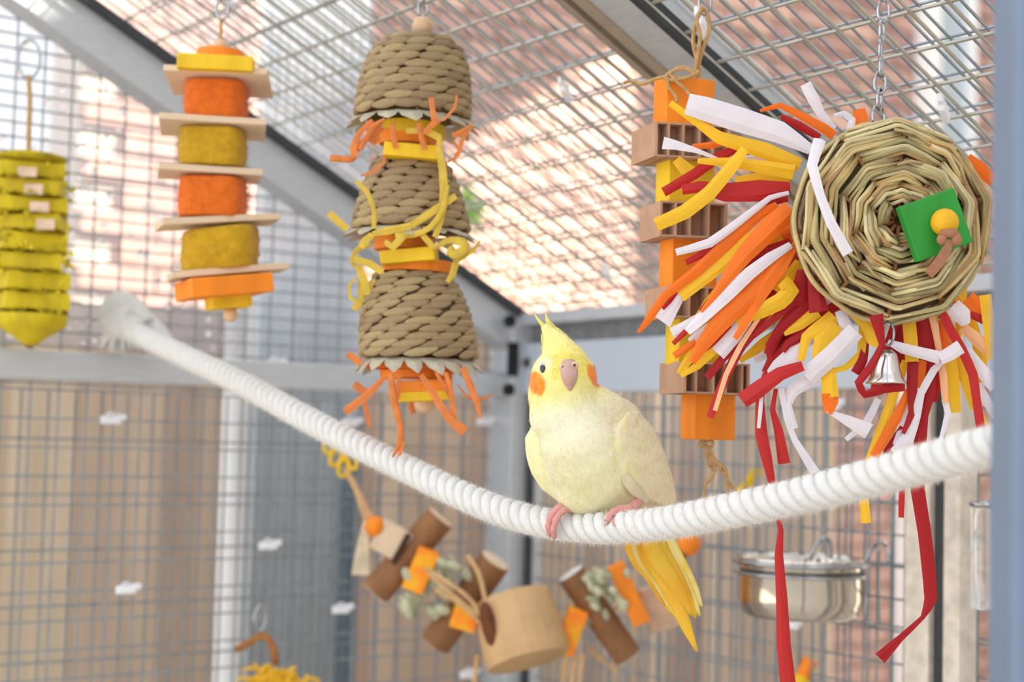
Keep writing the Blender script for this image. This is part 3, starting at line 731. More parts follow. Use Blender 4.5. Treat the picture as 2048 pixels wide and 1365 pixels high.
# ================================================================== woven bell toy
d = 1.50
T3 = thing('woven_bell_toy', 'three stacked woven rush bells on a hanging toy with orange and yellow shreds', 'bird toy', P(845, 30, d))
hanger(848, 4, d, T3)
obj('hook', ring(P(846, 18, d), PW(10, d), PW(2.6, d), -fw + 0.5 * rt, 20, 8, 1.5, Z), M_steel, T3, smooth=True)
bead('bead', 845, 53, 21, d, W_bead, T3)
def rushbell(cx, ytop, ybot, prof, slant, nrow, npc, lean):
    """prof: [(y, halfwidth)] in pixels"""
    ys = [q[0] for q in prof]; rs = [q[1] for q in prof]
    R = lambda y: PW(np.interp(y, ys, rs), d)
    axis = lambda y: P(cx + lean * (y - ytop), y, d)
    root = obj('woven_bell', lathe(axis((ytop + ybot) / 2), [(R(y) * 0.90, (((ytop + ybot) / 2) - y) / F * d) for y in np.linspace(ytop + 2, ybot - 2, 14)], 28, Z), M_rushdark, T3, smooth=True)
    pm = ellipsoid((0, 0, 0), (1, 1, 1), 10, 6); base = np.array(pm[0])
    tw = base.copy()
    tw[:, 2] = base[:, 2] * (1 - 0.25 * np.abs(base[:, 0]))          # taper the ends
    ang = base[:, 0] * 0.7; y_, z_ = tw[:, 1] * np.cos(ang) - tw[:, 2] * np.sin(ang), tw[:, 1] * np.sin(ang) + tw[:, 2] * np.cos(ang)
    tw = np.c_[base[:, 0], y_, z_]
    me = mesh_data('rush_strand', tw, pm[1], M_rush, True)
    back = []
    for r in range(nrow):
        y = ytop + (ybot - ytop) * (r + 0.5) / nrow; rad = R(y) * 0.95
        m_ = max(7, int(round(npc * rad / R(ybot)))); hz = (ybot - ytop) / nrow / F * d * 0.66
        dR = (R(y + 2) - R(y - 2)) / (PW(4, d))
        for k in range(m_):
            th = 2 * math.pi * (k + 0.5 * (r % 2) + random.uniform(-0.08, 0.08)) / m_
            er = np.array([math.cos(th), math.sin(th), 0]); et = np.array([-math.sin(th), math.cos(th), 0])
            c = axis(y) + er * rad; c = c + Z * random.uniform(-0.0004, 0.0004)
            sl2 = slant + random.uniform(-0.05, 0.05)
            ax = nrm(et + Z * math.tan(sl2)); nn = nrm(er + Z * dR * 0.9); nn = nrm(nn - ax * (nn @ ax)); az = np.cross(ax, nn)
            L = math.pi * rad / m_ * 1.32; th_ = hz * 0.85
            mw = frame(c + nn * 0.0003, ax * L, nn * th_, az * hz)
            if er @ fw < 0.25: inst('rush_strand', me, mw, root)
            else: back.append(((np.c_[tw, np.ones(len(tw))] @ np.array(mw).T)[:, :3], pm[1]))
    if back: obj('rush_strands_rear', merge(back), M_rush, root, smooth=True, kind='stuff')
    return root, axis, R
def rimleaves(root, c, rad, n, droop, w, seed):
    rr = random.Random(seed)
    for k in range(n):
        th = 2 * math.pi * (k + 0.3) / n; er = np.array([math.cos(th), math.sin(th), 0]); et = np.array([-math.sin(th), math.cos(th), 0])
        p = np.asarray(c) + er * rad; out = nrm(er * 0.9 - Z * (droop + rr.uniform(-0.1, 0.15)) + et * rr.uniform(0.1, 0.5))
        a = p - er * 0.004; L = PW(rr.uniform(36, 52), d); ww = PW(w, d) * rr.uniform(0.85, 1.1)
        nn = nrm(np.cross(out, et)); th_ = 0.0022
        v = [a - et * ww / 2, a + et * ww / 2, a + out * L * 0.62 + et * ww * 0.30, a + out * L, a + out * L * 0.55 - et * ww * 0.42, a + out * L * 0.4 + nn * th_, a + out * L * 0.4 - nn * th_]
        f = [(0, 1, 5), (1, 2, 5), (2, 3, 5), (3, 4, 5), (4, 0, 5), (1, 0, 6), (2, 1, 6), (3, 2, 6), (4, 3, 6), (0, 4, 6)]
        obj('rim_leaf', (v, f), M_rim, root)
b1, ax1, R1 = rushbell(838, 80, 236, [(66, 38), (80, 60), (100, 86), (130, 102), (170, 111), (205, 115), (240, 116)], 0.10, 10, 15, -0.09)
rimleaves(b1, ax1(240), PW(110, d), 15, 0.62, 56, 1)
b2, ax2, R2 = rushbell(822, 318, 462, [(318, 58), (330, 72), (360, 88), (400, 103), (440, 115), (470, 120)], 0.13, 9, 15, 0.0)
rimleaves(b2, ax2(464), PW(112, d), 15, 0.42, 54, 2)
b3, ax3, R3 = rushbell(825, 550, 716, [(550, 70), (562, 82), (590, 96), (630, 109), (670, 116), (720, 119)], 0.17, 11, 14, 0.08)
rimleaves(b3, ax3(720), PW(112, d), 18, 0.9, 44, 3)
# wooden pieces between the bells
def disc(name, x0, x1, yc, h, m, tilt=0.0, squash=1.0, parent=T3, dd=d):
    c = P((x0 + x1) / 2, yc, dd); r = PW((x1 - x0) / 2, dd); hh = PW(h, dd)
    axv = nrm(Z + np.array([math.sin(tilt), 0, 0]))
    return obj(name, lathe(c, [(0.0001, -hh / 2), (r, -hh / 2), (r, hh / 2), (0.0001, hh / 2)], 26, axv), m, parent, bevel=0.0006)
disc('wood_disc', 764, 890, 262, 26, W_ye, 0.06); disc('wood_disc', 758, 872, 279, 26, W_or, 0.03)
pxbox('wood_slat', 768, 884, 292, 320, d - 0.035, 0.028, W_ye, T3, 0.06, 0.05)
disc('wood_disc', 748, 868, 489, 26, W_or); pxbox('wood_slat', 764, 874, 500, 527, d - 0.030, 0.028, W_ye, T3, -0.1, -0.10); disc('wood_disc', 764, 906, 535, 24, W_or, 0.02)
disc('paper_disc', 730, 925, 736, 12, PAPER['O'], 0.03); disc('wood_disc', 760, 905, 750, 16, W_or)
pxbox('wood_slat', 800, 905, 762, 785, d - 0.03, 0.03, W_or, T3, 0.05, -0.06); pxbox('wood_slat', 798, 902, 782, 803, d - 0.03, 0.03, W_ye, T3, 0.05, -0.08)
bead('bead', 850, 806, 22, d, W_bead, T3)
obj('core_cord', cord([P(845, 60, d), P(830, 300, d), P(825, 520, d), P(845, 800, d)], 0.002), M_twine, T3)
S3 = [ # colour, points, widths, depth offset
 ('O', [(760, 245), (735, 275), (712, 300), (702, 318), (660, 316)], [8, 12, 14, 14, 13], -.07), ('O', [(745, 240), (718, 268), (705, 300), (715, 312)], [8, 12, 14, 12], -.072),
 ('O', [(770, 238), (745, 252), (728, 285), (722, 300)], [6, 9, 10, 9], -.075), ('O', [(765, 255), (742, 275), (748, 285), (760, 275)], [10, 16, 14, 8], -.06),
 ('O', [(770, 300), (768, 325), (745, 345), (722, 352)], [4, 6, 6, 4], -.06), ('O', [(838, 245), (842, 268), (850, 300)], [10, 12, 12], -.08), ('O', [(785, 245), (787, 275), (792, 296)], [10, 12, 10], -.07),
 ('O', [(862, 195), (866, 225), (868, 242)], [10, 11, 11], -.085), ('O', [(880, 238), (862, 252), (848, 268)], [12, 12, 8], -.085), ('O', [(914, 190), (910, 215), (888, 240)], [5, 6, 5], -.085),
 ('O', [(945, 250), (925, 265), (905, 272)], [6, 14, 10], -.07), ('O', [(940, 255), (922, 285), (918, 310), (895, 325)], [8, 8, 6, 4], -.07), ('O', [(905, 280), (918, 300), (905, 322)], [4, 5, 4], -.06),
 ('Y', [(812, 262), (850, 262), (878, 275), (880, 292)], [10, 14, 14, 10], -.075), ('Y', [(876, 292), (884, 330), (888, 380), (884, 420)], [12, 16, 17, 14], -.082),
 ('Y', [(896, 370), (885, 420), (860, 455), (825, 470), (790, 470)], [8, 12, 12, 12, 10], -.088), ('Y', [(912, 392), (870, 420), (822, 452)], [12, 16, 14], -.086), ('Y', [(822, 452), (775, 462), (745, 468)], [14, 16, 10], -.087),
 ('Y', [(712, 362), (735, 385), (748, 420), (748, 458)], [8, 10, 9, 9], -.08), ('Y', [(658, 426), (675, 442), (695, 460)], [14, 15, 13], -.04), ('Y', [(745, 470), (730, 482), (722, 495)], [14, 16, 12], -.085),
 ('Y', [(770, 482), (785, 495), (810, 468)], [8, 16, 14], -.09), ('Y', [(845, 470), (858, 485), (868, 496)], [12, 12, 10], -.085), ('Y', [(868, 497), (895, 482), (925, 484), (928, 500), (912, 510), (900, 502), (908, 494)], [8, 14, 18, 22, 22, 16, 10], -.075),
 ('Y', [(960, 482), (945, 502), (912, 525)], [4, 8, 6], -.05), ('Y', [(912, 525), (905, 550), (895, 565)], [14, 13, 10], -.05), ('Y', [(890, 405), (882, 440), (870, 475)], [12, 12, 12], -.083),
 ('Y', [(765, 545), (740, 528), (708, 518)], [14, 15, 12], -.07), ('Y', [(735, 478), (710, 505), (705, 530), (718, 538)], [8, 10, 8, 6], -.05), ('Y', [(715, 530), (728, 560), (735, 590)], [14, 16, 14], -.065),
 ('Y', [(748, 560), (738, 580), (730, 590)], [6, 9, 8], -.06), ('Y', [(715, 555), (698, 570), (700, 595), (722, 612)], [4, 6, 7, 8], -.05), ('Y', [(722, 560), (722, 600), (708, 620)], [12, 13, 14], -.045), ('Y', [(745, 490), (715, 500), (702, 520), (712, 535)], [6, 7, 7, 8], -.05),
 ('O', [(770, 755), (735, 790), (690, 825)], [10, 16, 17], -.07), ('O', [(780, 745), (788, 800), (800, 850), (800, 885), (785, 915)], [12, 16, 13, 13, 4], -.085), ('O', [(800, 870), (805, 890), (798, 912)], [8, 9, 6], -.084),
 ('O', [(798, 750), (796, 780), (795, 800)], [8, 12, 8], -.07), ('O', [(842, 750), (868, 790), (895, 835), (930, 865)], [10, 15, 15, 22], -.09), ('O', [(890, 745), (903, 780), (905, 830), (912, 850)], [8, 10, 13, 12], -.085),
 ('O', [(925, 735), (940, 770), (955, 810), (960, 838)], [12, 15, 11, 4], -.075), ('O', [(915, 770), (935, 795), (960, 800), (985, 790)], [3, 5, 6, 3], -.06), ('O', [(695, 708), (710, 718), (722, 728)], [14, 15, 14], -.04),
 ('O', [(708, 768), (722, 780), (735, 782)], [14, 16, 10], .05), ('O', [(728, 800), (735, 830), (740, 855)], [8, 9, 6], .05), ('O', [(825, 790), (822, 815), (828, 828)], [6, 12, 8], .02), ('O', [(872, 745), (886, 770), (905, 800)], [6, 9, 8], -.08)]
for i, (c_, pts, ws, off) in enumerate(S3):
    strip('paper_shred', pts, ws, d + off * 0.75, SHRED[c_], T3, i, 16, (0, random.uniform(-0.4, 0.4)), 0.0001, 0.12, None, len(pts) < 5)

# ================================================================== loofah and slat toy
d2 = 1.62
T2 = thing('loofah_slat_toy', 'stack of orange and yellow loofah pads between thin bare wood slats', 'bird toy', P(440, 30, d2))
hanger(446, -10, d2, T2)
obj('hook', ring(P(445, 18, d2), PW(12, d2), PW(3, d2), -fw + 0.2 * rt, 24, 8, 1.7, Z), M_steel, T2, smooth=True)
obj('cord', cord([P(441, 38, d2), P(442, 60, d2), P(440, 82, d2)], PW(3.5, d2)), M_twine, T2)
bead('bead', 440, 92, 14, d2, W_bead, T2)
disc('wood_disc', 394, 488, 113, 20, W_or, 0.03, parent=T2, dd=d2); pxbox('wood_block', 360, 508, 120, 150, d2 - 0.02, 0.05, W_ye, T2, 0.1)
def slat(x0, x1, yf, dy, roll, yaw, pitch):
    c = P((x0 + x1) / 2, yf, d2); ax = np.array([math.cos(yaw), math.sin(yaw), 0]); ay = np.cross(Z, ax); az = Z.copy()
    ax, az = nrm(ax - Z * math.tan(roll)), None; ay = nrm(ay + Z * math.tan(pitch)); az = nrm(np.cross(ax, ay))
    obj('wood_slat', box(c, ax * PW((x1 - x0) / 2, d2), ay * PW(dy, d2), az * PW(6.5, d2)), W_nat, T2, bevel=0.0008)
slat(338, 540, 164, 66, 0.0, 0.05, -0.16); slat(322, 530, 255, 64, 0.0, 0.18, -0.08); slat(318, 520, 348, 62, 0.0, 0.24, 0.0); slat(318, 552, 445, 60, -0.12, 0.35, 0.0); slat(340, 570, 545, 60, -0.14, 0.3, 0.02)
def loof(x0, x1, y0, y1, rgb, nm, roll=0.0):
    m = mat(nm, rgb, 0.9, 0, 0.10, 120, bump=0.8, bscale=420, sheen=0.15)
    c = P((x0 + x1) / 2, (y0 + y1) / 2, d2); rx = PW((x1 - x0) / 2, d2); hz = PW((y1 - y0) / 2, d2)
    v, f = [], []; n_, mz = 40, 14
    for j in range(mz + 1):
        zz = -1 + 2 * j / mz
        for i in range(n_):
            a = 2 * math.pi * i / n_; q = (abs(math.cos(a)) ** 4 + abs(math.sin(a)) ** 4) ** -0.25
            r = rx * q * 0.88 * (1 + 0.05 * noise.noise((i * 0.7, zz * 6, x0)) + 0.03 * noise.noise((i * 3.1, zz * 19, x0))) * (1 + 0.05 * math.cos(zz * 1.5))
            p = np.array([r * math.cos(a), r * math.sin(a) * 0.9, zz * hz]); p[2] -= p[0] * math.tan(roll)
            v.append(c + p)
    for j in range(mz):
        for i in range(n_): f.append((j * n_ + i, j * n_ + (i + 1) % n_, (j + 1) * n_ + (i + 1) % n_, (j + 1) * n_ + i))
    f += [tuple(range(n_ - 1, -1, -1)), tuple(mz * n_ + i for i in range(n_))]
    o = obj('loofah_pad', (v, f), m, T2, smooth=True)
    hv, hf = [], []
    V = np.array(v)
    for h in range(2600):
        a = V[random.randrange(len(V))] + np.array([random.gauss(0, 1), random.gauss(0, 1), random.gauss(0, 1)]) * 0.0015
        e = nrm(a - c); e[2] *= 0.3; dd = nrm(e * 0.5 + np.array([random.gauss(0, 1), random.gauss(0, 1), random.gauss(0, 1)])) * random.uniform(.001, .003)
        s_ = nrm(np.cross(dd, (.3, .5, .7))) * 0.00018; k = len(hv); hv += [a - dd - s_, a - dd + s_, a + dd]; hf.append((k, k + 1, k + 2))
    obj('loofah_fibres', (hv, hf), m, o, kind='stuff')
loof(368, 498, 168, 244, (232, 112, 14), 'orange_loofah'); loof(357, 495, 262, 337, (204, 158, 12), 'yellow_loofah'); loof(356, 496, 360, 438, (232, 112, 14), 'orange_loofah'); loof(362, 520, 462, 545, (204, 158, 12), 'yellow_loofah', -0.14)
pxbox('wood_block', 365, 530, 556, 594, d2 - 0.01, 0.07, W_or, T2, 0.45, -0.14); pxbox('wood_block', 417, 496, 592, 618, d2, 0.04, W_ye, T2, 0.4, -0.12)
bead('bead', 461, 630, 15, d2, W_bead, T2)
obj('core_cord', cord([P(440, 92, d2), P(430, 300, d2), P(432, 440, d2), P(461, 630, d2)], 0.002), M_twine, T2)

# ================================================================== yellow shredder toy at the far left
d1 = 1.86
T1 = thing('yellow_shredder_toy', 'yellow layered shredder toy with ragged edges hanging from a steel carabiner', 'bird toy', P(57, 90, d1))
carabiner(58, 118, 42, 78, d1, T1)
pcord('cord', [(57, 150), (60, 200), (58, 260), (58, 312)], d1, 5, M_twine, T1)
M_shred = mat('yellow_balsa', (222, 196, 16), 0.7, 0, 0.14, 50, (1, 1, 0.3), bump=0.3)
M_shredp = mat('yellow_pulp', (214, 190, 34), 0.85, 0, 0.2, 90, bump=0.6, transl=0.2)
M_tag = mat('pale_worn_wood', (226, 196, 170), 0.7)
yy = 330
for i, (x0, x1, h, yaw) in enumerate([(-14, 128, 34, .5), (-16, 132, 36, .15), (-12, 136, 34, .4), (-18, 134, 36, .1), (-10, 130, 40, .55), (-14, 128, 38, .3), (-8, 134, 40, .6), (-6, 136, 40, .5)]):
    pxbox('wood_layer', x0 + 6, x1 - 8, yy, yy + h - 6, d1, 0.062, M_shred, T1, yaw, random.uniform(-.05, .05), bevel=0.0015)
    if i < 4:
        pxbox('worn_patch', 36 + 12 * i % 60, 74 + 12 * i % 60, yy + 4, yy + h - 10, d1 - 0.036 - 0.008 * abs(math.sin(yaw)), 0.002, M_tag, T1, yaw * 0.2)
    c = P(60, yy + h - 3, d1)
    v, f = [], []
    for k in range(46):
        th = 2 * math.pi * k / 46; e = np.array([math.cos(th), math.sin(th), 0]); r = 0.047 * (0.9 + 0.3 * noise.noise((k * 0.6, i * 3.3, 0.5)))
        v += [c + e * r * 0.5 + Z * 0.002, c + e * r + Z * random.uniform(-0.003, 0.003)]
    f = [(2 * k, 2 * ((k + 1) % 46), 2 * ((k + 1) % 46) + 1, 2 * k + 1) for k in range(46)]
    obj('pulp_sheet', (v, f), M_shredp, T1, solid=0.0012)
    yy += h
for k in range(70):
    x = random.choice((random.uniform(-4, 10), random.uniform(118, 140), random.uniform(0, 136))); y = 330 + 298 * random.random(); dx = random.uniform(-16, 16)
    strip('ragged_sliver', [(x, y), (x + dx * .6, y + random.uniform(-8, 5)), (x + dx, y + random.uniform(-6, 12))], [6, 9, 3], d1 - random.uniform(.030, .046), random.choice((M_shred, M_shredp)), T1, k, 6)
v, f = ellipsoid(P(62, 318, d1), (0.043, 0.043, 0.008), 24, 8); obj('pulp_top', (v, f), M_shredp, T1, smooth=True)
obj('pulp_base', lathe(P(62, 640, d1), [(0.043, 0.006), (0.040, -0.008), (0.018, -0.022), (0.008, -0.03), (0.0001, -0.031)], 22, Z), M_shred, T1, smooth=True)
bead('bead', 58, 688, 9, d1, mat('brown_knot', (130, 84, 40)), T1)
obj('core_cord', cord([P(58, 312, d1), P(60, 500, d1), P(58, 690, d1)], 0.002), M_twine, T1)

# ================================================================== wood and cardboard toy
d4 = 1.38
T4 = thing('cardboard_block_toy', 'orange and yellow wooden blocks alternating with brown corrugated cardboard on twine', 'bird toy', P(1395, 20, d4))
hanger(1408, -20, d4, T4)
carabiner(1410, 0, 26, 60, d4, T4, 'hook')
pcord('twine_loop', [(1392, 172), (1398, 140), (1386, 80), (1398, 28), (1412, 22), (1418, 60), (1402, 110), (1390, 160)], d4, 4.2, M_twine, T4, 50)
pcord('twine_loop', [(1388, 172), (1392, 130), (1400, 75), (1394, 40), (1404, 14)], d4 - 0.004, 4, M_twine, T4, 40)
for pts in ([(1395, 150), (1370, 138), (1345, 142), (1330, 156), (1350, 160), (1385, 152)], [(1390, 146), (1362, 134), (1340, 150), (1372, 156), (1398, 142)], [(1335, 152), (1310, 158), (1285, 168), (1262, 162), (1247, 166)],
            [(1334, 152), (1338, 175), (1350, 190), (1354, 204)], [(1340, 150), (1358, 168), (1372, 180), (1382, 196)]):
    pcord('twine_knot', [(x, y, -0.020) for x, y in pts], d4, 3.6, M_twine, T4, 40)
YW = 0.38
def oblock(x0, x1, y0, y1, m): return pxbox('wood_block', x0 + 8, x1 - 4, y0, y1, d4 + 0.004, 0.026, m, T4, YW, 0.0, bevel=0.001)
def card(x0, x1, y0, y1, seed, tilt=0.03):
    rr = random.Random(seed); c = P((x0 + x1) / 2, (y0 + y1) / 2, d4 + 0.002); hx = PW((x1 - x0) / 2, d4) * 0.96; hz = PW((y1 - y0) / 2, d4); ax = np.array([math.cos(.3), math.sin(.3), 0]); ay = np.cross(Z, ax)
    ax = nrm(ax + Z * tilt); hy = 0.026
    root = obj('cardboard_block', box(c + Z * (hz - .0008), ax * hx, ay * hy, Z * 0.0008), M_card, T4)
    obj('liner', box(c - Z * (hz - .0008), ax * hx, ay * hy, Z * 0.0008), M_card, root)
    x = -hx
    while x < hx + 1e-6:
        sk = rr.uniform(-0.25, 0.25)
        obj('flute', box(c + ax * x, nrm(ax + ay * sk) * 0.0011, ay * hy + ax * sk * 0.004, Z * hz), M_card, root)
        x += PW(rr.choice((26, 34, 40)), d4) if x + PW(40, d4) < hx else max(1e-3, hx - x) if x < hx - 1e-3 else 1
    obj('backing', box(c - ay * hy * 0.35, ax * hx, ay * 0.001, Z * hz), M_card, root)
oblock(1306, 1426, 160, 262, W_or); card(1280, 1440, 258, 326, 1); oblock(1311, 1425, 324, 416, W_ye); card(1294, 1438, 412, 482, 2); oblock(1318, 1430, 478, 580, W_or)
card(1308, 1450, 578, 640, 3); oblock(1330, 1445, 640, 732, W_ye); card(1337, 1482, 728, 790, 4, 0.0); oblock(1362, 1466, 786, 880, W_or)
obj('core_cord', cord([P(1366, 160, d4), P(1385, 500, d4), P(1412, 880, d4)], 0.002), M_twine, T4)
for pts in ([(1412, 876), (1400, 890), (1420, 896), (1425, 884), (1408, 886)], [(1412, 890), (1420, 915), (1436, 930), (1448, 950), (1472, 985)], [(1410, 890), (1418, 925), (1430, 935), (1422, 958), (1408, 975), (1410, 1010)],
            [(1415, 892), (1430, 920), (1450, 940), (1455, 975), (1450, 1000)], [(1412, 890), (1424, 910), (1418, 930), (1432, 945)]):
    pcord('twine_tail', pts, d4 - 0.004, 3.4, M_twine, T4, 40)
# ================================================================== woven sun toy
d5 = 1.25
T5 = thing('woven_sun_toy', 'round woven reed disc with crepe paper rays, green block and small bell on a chain', 'bird toy', P(1765, 0, d5))
CX, CY, RD = 1786, 444, 200
RT_TO_PX = d5 / F
yawn = nrm(-fw + 0.16 * rt)                               # the disc's face turns a little
dx_ = nrm(rt - yawn * (rt @ yawn)); dy_ = np.cross(yawn, dx_)
C5 = P(CX, CY, d5)
def DS(r, th, h=0.0):                                     # r in px, th anticlockwise, h px above the disc plane
    return C5 + (dx_ * (r * math.cos(th) * 1.01) + dy_ * (r * math.sin(th)) + yawn * h) * RT_TO_PX
dome = lambda r: 46 * math.sqrt(max(0.0, 1 - (r / 215.0) ** 2)) - 12
M_spoke = mat('brown_cane_spoke', (150, 92, 48), 0.5, 0, 0.1, 80)
NS = 10
disc_root = obj('woven_disc', ellipsoid(C5 + yawn * -4 * RT_TO_PX, (186 * RT_TO_PX, 186 * RT_TO_PX, 26 * RT_TO_PX), 30, 12, np.array([dx_, dy_, yawn])), mat('reed_gap_shade', (84, 64, 38), 0.8), T5, smooth=True)  # core coloured dark as the shade in the gaps between reeds
for i in range(NS):
    th = 2 * math.pi * i / NS + 0.25
    obj('spoke', tube(np.array([DS(r, th, dome(r) - 5) for r in np.linspace(10, 194, 12)]), 4.8 * RT_TO_PX, 8), M_spoke, disc_root, smooth=True)
lane = 34.0; b = 0; li = 0
while lane < 201:
    bnd = li // 4
    for i in range(NS):
        if (i + bnd) % 2: continue
        rb = random.Random(bnd * 31 + i); br, bt, bhh = rb.uniform(-5, 5), rb.uniform(-.07, .07), rb.uniform(0, 5)
        for rep in range(2 if random.random() < 0.25 else 1):
            jr = random.uniform(-3, 3); r = min(203, lane + jr + br); tj = bt + random.uniform(-.02, .02); hj = bhh + random.uniform(-1.5, 2.5) + rep * 4
            t0 = 2 * math.pi * (i - 1 + random.uniform(-.08, .15)) / NS + 0.25; t1_ = 2 * math.pi * i / NS + 0.25 + tj; t2_ = 2 * math.pi * (i + 1 + random.uniform(-.15, .08)) / NS + 0.25
            ra, rc = r + random.uniform(-6, 4), r + random.uniform(-6, 4)
            dm = dome(r); rr_ = random.uniform(3.6, 5.2)
            pts = [DS(ra, t0, dm - 4), None, DS(r, t1_ - 0.03, dm + 11 + hj), DS(r, t1_ + 0.03, dm + 11 + hj), None, DS(rc, t2_, dm - 4)]
            pts[1] = (pts[0] + pts[2]) / 2 + yawn * 5 * RT_TO_PX; pts[4] = (pts[3] + pts[5]) / 2 + yawn * 5 * RT_TO_PX
            pp = np.array(pts); q = [pp[0]]
            for a_, b_ in zip(pp[:-1], pp[1:]): q += [a_ + (b_ - a_) * u for u in (0.5, 1.0)]
            obj('reed', tube(np.array(q), rr_ * RT_TO_PX, 6), random.choice(M_reeds), disc_root, smooth=True)
    lane += 6.4; li += 1
for k in range(14):                                        # loose reed ends lying across
    th = random.uniform(0, 6.28); r = random.uniform(60, 185); e = random.choice((-1, 1))
    obj('reed', tube(np.array([DS(r, th, dome(r) + 12), DS(r * 0.97, th + e * .22, dome(r) + 18), DS(r * 0.9, th + e * 0.45, dome(r * .9) + 14)]), 3.6 * RT_TO_PX, 6), M_reed, disc_root, smooth=True)
# rim and the plainer disc behind
for h, r in ((-14, 198), (-20, 194), (-8, 200)):
    obj('rim_cane', tube(np.array([DS(r + 2 * math.cos(10 * a), a, h) for a in np.linspace(0, 2 * math.pi, 61)]), 5.5 * RT_TO_PX, 8, False), M_spoke if h == -20 else M_reed, disc_root, smooth=True)
for k in range(9):
    obj('rear_reed_hoop', tube(np.array([DS(60 + k * 15.5 + 3 * math.cos(10 * a + 1), a + 0.1, -62 + 0.10 * k) for a in np.linspace(0, 2 * math.pi, 41)]), 6.5 * RT_TO_PX, 6, False), M_reed, disc_root, smooth=True)
for i in range(NS):
    th = 2 * math.pi * i / NS + 0.1
    obj('spoke', tube(np.array([DS(20, th, -60), DS(190, th, -58)]), 6 * RT_TO_PX, 6), M_spoke, disc_root)
# green block, bead and leather knot
gx = nrm((P(1884, 380, d5) - P(1764, 421, d5)) ); gy = nrm(P(1764, 421, d5) - P(1801, 530, d5)); gx = nrm(gx + yawn * -0.22); gy = nrm(gy - gx * (gy @ gx)); gz = np.cross(gx, gy)
if gz @ fw > 0: gz = -gz
gc = P(1842, 455, d5) + yawn * 62 * RT_TO_PX
obj('green_block', box(gc, gx * 62 * RT_TO_PX, gy * 57 * RT_TO_PX, gz * 11 * RT_TO_PX), W_gr, T5, bevel=0.0012)
obj('bead', ellipsoid(gc + gz * 24 * RT_TO_PX + (rt * 9 + up * 2) * RT_TO_PX, (27 * RT_TO_PX,) * 3, 22, 14), stained('yellow_bead', (238, 180, 16)), T5, smooth=True)
M_lea = mat('brown_leather', (170, 116, 84), 0.75, 0, 0.1, 200, bump=0.3)
kc = gc + gz * 44 * RT_TO_PX
obj('leather_knot', merge([ellipsoid(kc + (rt * 8 - up * 22) * RT_TO_PX, tuple(np.array((20, 10, 11)) * RT_TO_PX), 14, 8, np.array([rt, up, -fw])), ellipsoid(kc + (rt * 22 - up * 34) * RT_TO_PX, tuple(np.array((11, 14, 10)) * RT_TO_PX), 12, 8, np.array([rt, up, -fw])),
                           ellipsoid(kc + (rt * -6 - up * 34) * RT_TO_PX, tuple(np.array((10, 12, 9)) * RT_TO_PX), 12, 8, np.array([rt, up, -fw]))]), M_lea, T5, smooth=True)
obj('leather_tail', ribbon([kc + (rt * 10 - up * 36) * RT_TO_PX, kc + (rt * 0 - up * 60) * RT_TO_PX, kc + (rt * -14 - up * 82) * RT_TO_PX, kc + (rt * -32 - up * 102) * RT_TO_PX], [14 * RT_TO_PX, 19 * RT_TO_PX, 20 * RT_TO_PX, 18 * RT_TO_PX], nrm(-fw + .3 * rt), 12, 4, 0.1), M_lea, T5, solid=0.0025)
# chain up to the roof
ch = [(1762, -95), (1766, -58), (1764, -20), (1767, 22), (1764, 60), (1761, 98), (1762, 132), (1760, 166), (1759, 198)]
for i, (x, y) in enumerate(ch):
    flip = (nrm(-fw + 0.25 * rt) if i % 2 else nrm(-fw * 0.55 + 0.85 * rt)) if i not in (5, 6) else nrm(-fw * .4 + rt)
    obj('chain_link', ring(P(x, y, d5 + 0.004), PW(12.5, d5), PW(3.6, d5), flip, 22, 8, 1.75, Z), M_steel, T5, smooth=True)
obj('split_ring', ring(P(1757, 234, d5 + 0.004), PW(20, d5), PW(3, d5), nrm(-fw * .7 + rt * .6), 24, 8, 1.2, Z), M_steel, T5, smooth=True)
# brass-toned bell below
obj('bell_ring', ring(P(1776, 668, d5), PW(20, d5), PW(2.6, d5), nrm(-fw * .8 + rt * .7), 24, 8, 1.2, Z), M_steel, T5, smooth=True)
M_bellm = mat('nickel_bell', (214, 206, 204), 0.2, 1.0, 0.05, 60)
u1 = PW(1, d5)
blo = obj('bell', lathe(P(1772, 766, d5), [(0.0001, 66 * u1), (12 * u1, 65 * u1), (20 * u1, 58 * u1), (24 * u1, 44 * u1), (28 * u1, 26 * u1), (33 * u1, 10 * u1), (40 * u1, 1 * u1), (40 * u1, -2 * u1), (36 * u1, -2 * u1), (24 * u1, 20 * u1), (18 * u1, 50 * u1)], 30, Z), M_bellm, T5, smooth=True)
obj('clapper', tube(np.array([P(1772, 740, d5), P(1770, 775, d5), P(1770, 792, d5)]), [1.5 * u1, 3.5 * u1, 5 * u1], 10), M_bellm, blo, smooth=True)
